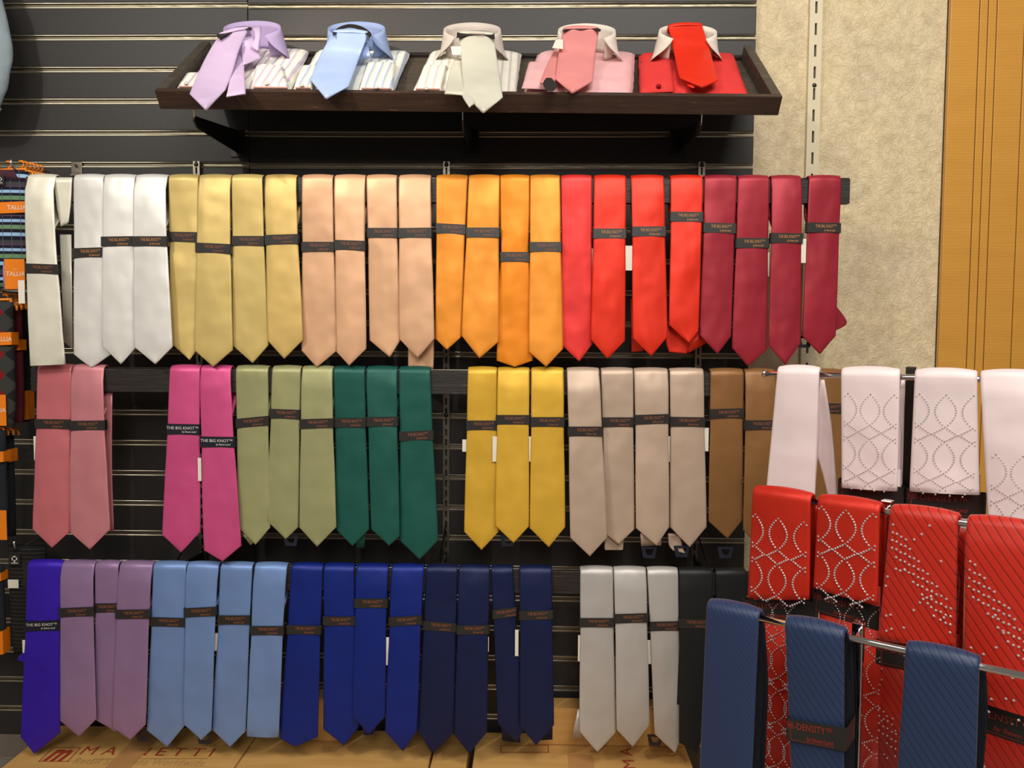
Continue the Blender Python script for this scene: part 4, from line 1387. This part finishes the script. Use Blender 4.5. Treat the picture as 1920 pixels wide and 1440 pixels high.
# taller cartons pushed against the wall behind the ties
def back_carton(xa_px, xb_px, ztop, label):
    xa, xb = at(xa_px, 1330, -0.05).x, at(xb_px, 1330, -0.05).x
    xm = (xa+xb)/2
    root = empty('carton', (xm, -0.022, ZB+0.0008))
    FLOOR = ZB+0.0008
    hx = (xb-xa)/2
    MB().box(-hx, hx, -0.055, 0, 0, ztop-FLOOR-0.004).build('carton_body', MT['cardboard'], root, bev=0.002)
    MB().box(-hx, hx, -0.0545, -0.028, ztop-FLOOR-0.0038, ztop-FLOOR).build('flap', MT['cardboard'], root)
    MB().box(-hx, hx, -0.0270, -0.0005, ztop-FLOOR-0.0038, ztop-FLOOR).build('flap', MT['cardboard'], root)
    tag(root, label, 'carton', 'cartons against the slat wall')
back_carton(1008, 1330, 0.128, 'taller cardboard carton against the wall behind the silver ties')
back_carton(585, 640, 0.142, 'narrow cardboard carton against the wall behind the royal blue ties')

# =================================================================== sock packs on pegs
SOCK1 = stripes('striped_sock_knit', [(0.0, (22, 24, 40)), (0.14, (150, 186, 222)), (0.26, (22, 24, 40)), (0.38, (104, 140, 104)), (0.52, (22, 24, 40)), (0.62, (150, 186, 222)), (0.72, (22, 24, 40)), (0.82, (78, 60, 80)), (0.88, (62, 62, 66))], 0.066, 2, 0.95, extra=(0, 0.020, 0.07, (84, 84, 92)))
SOCK2 = argyle('argyle_sock_knit', (30, 32, 32), (58, 58, 56), (128, 26, 30), 0.034)
SOCK3 = cotton('charcoal_sock_knit', (30, 34, 40), 0.95)
SOCK4 = stripes('dark_ribbed_sock_knit', [(0.0, (28, 26, 26)), (0.6, (66, 62, 58)), (0.74, (28, 26, 26))], 0.0095, 2, 0.95)
SOCK5 = cotton('wine_sock_knit', (92, 26, 36), 0.95)
PLUM = cotton('plum_knit', (74, 40, 54), 0.95)
LILK = cotton('lilac_knit', (176, 140, 176), 0.95)
TAL = text_mesh('tal', [('TALLIA', 0.0145, 0, 0, 0, 0.95)], MT['tag'])
def sock_pack(x0, x1, y0, y1, Y, mat, label, bands=(), card=None, emblem=None, hanger=True, toe=None, th=0.016, top=None, sticker=None, peg=0.0, rot=0.0):
    A, B = at(x0, y0, Y), at(x1, y1, Y)
    cx = (A.x+B.x)/2
    root = empty('sock_pack', (cx, Y, A.z), rot)
    hx = (B.x-A.x)/2
    H = A.z-B.z
    secs = []
    for k in range(13):
        f = k/12
        w = hx*(0.86+0.14*min(1, f*4))
        secs.append((V((-w, 0, -H*(1-f) if False else -H+H*f)), V((w, 0, -H+H*f))))
    ribbon(secs, th, 12, 0.003, 0.002, x0*0.1).build('socks', mat, root, True)
    px = lambda x, y: (at(x, y, Y).x-cx, at(x, y, Y).z-A.z)
    yf = -th/2-0.006
    if top:
        a = px(x0, top)
        ribbon([(V((-hx*1.01, 0, a[1])), V((hx*1.01, 0, a[1]))), (V((-hx*.9, 0, a[1]*.5)), V((hx*.9, 0, a[1]*.5))), (V((-hx*.82, 0, 0.002)), V((hx*.82, 0, 0.002)))], th*1.06, 10, 0.003).build('sock_cuff', PLUM, root, True)
    if toe:
        a, c = px(toe[0], toe[1]), px(toe[2], toe[3])
        ribbon([(V((a[0], 0, c[1])), V((c[0], 0, c[1]))), (V((a[0]-.001, 0, a[1])), V((c[0], 0, a[1])))], th*1.15, 10, 0.003).build('toe', LILK, root, True)
    for (ya, yb, txt) in bands:
        a, c = px(x0, ya), px(x1, yb)
        b = MB()
        band_ring(b, -hx-0.001, hx+0.0015, (a[1]+c[1])/2-0.002, (a[1]+c[1])/2+0.002, yf-0.001, -yf+0.001, a[1]-c[1])
        o = b.build('paper_wrap', MT['orange_card'], root)
        if txt is not None:
            l = link('lettering', TAL, None, o)
            t = px(txt, 0)
            l.location = (t[0], yf-0.0015, (a[1]+c[1])/2)
    if card:
        a, c = px(card[0], card[1]), px(card[2], card[3])
        o = MB().box(a[0], c[0], yf-0.0026, yf-0.0014, c[1], a[1]).build('paper_tag', MT['orange_card'], root)
        if card[4] is not None:
          l = link('lettering', TAL, None, o)
          l.location = ((a[0]+c[0])/2+card[4], yf-0.0032, (a[1]+c[1])/2)
          MB().box((a[0]+c[0])/2-0.004+card[4], (a[0]+c[0])/2+0.004+card[4], yf-0.0032, yf-0.0027, (a[1]+c[1])/2+0.011, (a[1]+c[1])/2+0.0118).build('printed_dash', MT['tag'], o)
    if emblem:
        a, c = px(emblem[0], emblem[1]), px(emblem[2], emblem[3])
        o = MB().box(a[0], c[0], yf-0.002, yf-0.001, c[1], a[1]).build('care_patch', MT['band'], root)
        b = MB()
        mx, mz = (a[0]+c[0])/2, (a[1]+c[1])/2
        s = (c[0]-a[0])*0.2
        for (dx, dz, r) in ((-0.6, 0.5, .75), (0.6, 0.5, .75), (0, 1.0, .8), (0, 0.1, .7), (0, -0.9, .35)):
            n = 10
            b.add([(mx+dx*s+r*s*math.cos(2*math.pi*k/n), yf-0.0024, mz+dz*s+r*s*math.sin(2*math.pi*k/n)) for k in range(n)], [tuple(range(n))])
        b.add([(mx-s*1.6, yf-.0024, mz-s*1.7), (mx+s*1.6, yf-.0024, mz-s*1.7), (mx+s*1.6, yf-.0024, mz-s*1.35), (mx-s*1.6, yf-.0024, mz-s*1.35)], [(0, 1, 2, 3)])
        b.build('cotton_emblem', MT['print_white'], o)
    if sticker:
        a, c = px(sticker[0], sticker[1]), px(sticker[2], sticker[3])
        MB().box(a[0], c[0], yf-0.002, yf-0.001, c[1], a[1]).build('price_sticker', MT['tag'], root)
    if hanger:
        hz = 0.004
        b = MB()
        b.tube([(-hx*.7, 0, hz), (hx*.9, 0, hz+0.002)], 0.0032, 8)
        pts = [(0, 0, hz)]
        for k in range(9):
            a = -math.pi/2+math.pi*1.25*k/8
            pts.append((0.007*math.cos(a), 0, hz+0.012+0.007*math.sin(a)))
        b.tube(pts, 0.0024, 8)
        b.tube([(-hx*.7, 0, hz), (-hx*.72, 0, -0.012)], 0.0026, 6)
        b.tube([(hx*.88, 0, hz+.002), (hx*.85, 0, -0.012)], 0.0026, 6)
        b.build('plastic_hanger', MT['orange_plastic'], root, True)
    tag(root, label, 'socks', 'sock packs on wall pegs')
    return root

sock_pack(-22, 60, 322, 541, -0.135, SOCK1, 'sock pack striped in light blue, green and navy with orange wrap', bands=[(381, 402, 28)], card=(17, 487, 56, 543, 0.002), emblem=(0, 331, 17, 350), toe=(6, 498, 40, 543), top=338)
sock_pack(-40, 32, 566, 800, -0.135, SOCK2, 'red, black and grey argyle sock pack with orange wrap', bands=[(624, 648, -6)], card=(-28, 739, 21, 797, 0.008))
sock_pack(14, 46, 572, 792, -0.100, SOCK5, 'wine red sock pack hanging behind the argyle pack', bands=[(638, 658, None)], hanger=True)
sock_pack(22, 58, 580, 790, -0.060, SOCK3, 'charcoal sock pack behind the wine red pack', bands=[(733, 787, None)], hanger=True)
sock_pack(-48, 17, 806, 1008, -0.135, SOCK3, 'charcoal sock pack with an orange tag and blue toe beneath the argyle pack', bands=[(846, 866, None)], card=(5, 954, 22, 1009, None), toe=None)
sock_pack(5, 30, 812, 1004, -0.090, SOCK3, 'charcoal sock pack in shadow behind the blue toed pack', bands=[(842, 866, None)], hanger=False)
sock_pack(16, 92, 1022, 1224, -0.100, SOCK4, 'dark ribbed sock pack with a black care patch behind the violet tie', emblem=(25, 1036, 46, 1056), sticker=(23, 1083, 43, 1099), hanger=False)
sock_pack(-50, 12, 1058, 1225, -0.110, SOCK3, 'charcoal sock pack with an orange wrap beside the ribbed pack', bands=[(1180, 1224, None), (1072, 1088, None)], hanger=False)

def peg(xp, yp, Y0, mat, label):
    p = at(xp, yp, Y0)
    root = empty('wall_peg', (p.x, 0, p.z))
    MB().tube([(0, -0.004, 0.0), (0, Y0+0.012, 0.0), (0, Y0, 0.006), (0, Y0-0.003, 0.020)], 0.0026, 8).build('peg_wire', mat, root, True)
    MB().box(-0.020, 0.020, -0.004, -0.001, -0.012, 0.010).build('peg_plate', MT['dark_steel'], root, bev=0.0006)
    tag(root, label, 'peg', 'sock pegs')
peg(22, 316, -0.158, MT['chrome'], 'chrome wire peg carrying the striped sock pack')
peg(-4, 546, -0.158, MT['chrome'], 'chrome wire peg carrying the argyle sock pack')
peg(28, 1030, -0.125, MT['chrome'], 'chrome wire peg carrying the dark ribbed sock pack')
# spare orange hangers crowded on the pegs
def hanger(x, y, Y, label):
    p = at(x, y, Y)
    root = empty('sock_hanger', p)
    b = MB()
    b.tube([(-0.026, 0, -0.008), (0.0, 0, -0.002), (0.026, 0, -0.008)], 0.003, 8)
    b.tube([(-0.026, 0, -0.008), (-0.027, 0, -0.020)], 0.003, 6)
    b.tube([(0.026, 0, -0.008), (0.027, 0, -0.020)], 0.003, 6)
    b.build('hanger_bar', MT['orange_plastic'], root, True)
    b = MB()
    pts = [(0, 0, -0.002)]
    for k in range(9):
        a = -math.pi/2+math.pi*1.25*k/8
        pts.append((0.007*math.cos(a), 0, 0.010+0.007*math.sin(a)))
    b.tube(pts, 0.0025, 8)
    b.build('hanger_hook', MT['orange_plastic'], root, True)
    tag(root, label, 'hanger', 'orange sock hangers')
for k in range(6):
    hanger(40+k*7, 316+k*1.5, -0.11+0.018*k, 'orange plastic sock hanger on the peg behind the striped pack')
for k in range(4):
    hanger(10+k*9, 566-k*1.0, -0.125+0.024*k, 'orange plastic sock hanger on the peg above the argyle pack')
for k in range(3):
    hanger(-6+k*10, 800, -0.12+0.02*k, 'orange plastic sock hanger above the charcoal packs')

# =================================================================== sleeve hanging at the frame's edge
YG = -0.09
SL = cotton('pale_blue_grey_cloth', (146, 160, 168), 0.85, 0.4)
prof_ = [(-150, -60), (-60, -20), (0, 4), (50, 14), (90, 22), (130, 21), (170, 14), (203, 1)]
ss = [(at(-120, y, YG), at(x, y, YG)) for y, x in prof_]
org = at(-40, 203, YG)
root = empty('hanging_shirt', org)
ss = [(a-org, b_-org) for a, b_ in ss]
ss.reverse()
ribbon(resample(ss, 20), 0.050, 16, 0.01, 0.008, 3.0, power=2.2).build('sleeve', SL, root, True)
cu = [(at(-112, y, YG)-org, at(x, y, YG)-org) for y, x in ((214, -6), (203, 2))]
ribbon(cu, 0.050, 12, 0.008, 0.0, power=2.2).build('cuff', SL, root, True)
tag(root, 'pale blue grey shirt sleeve hanging in front of the slat wall', 'shirt')
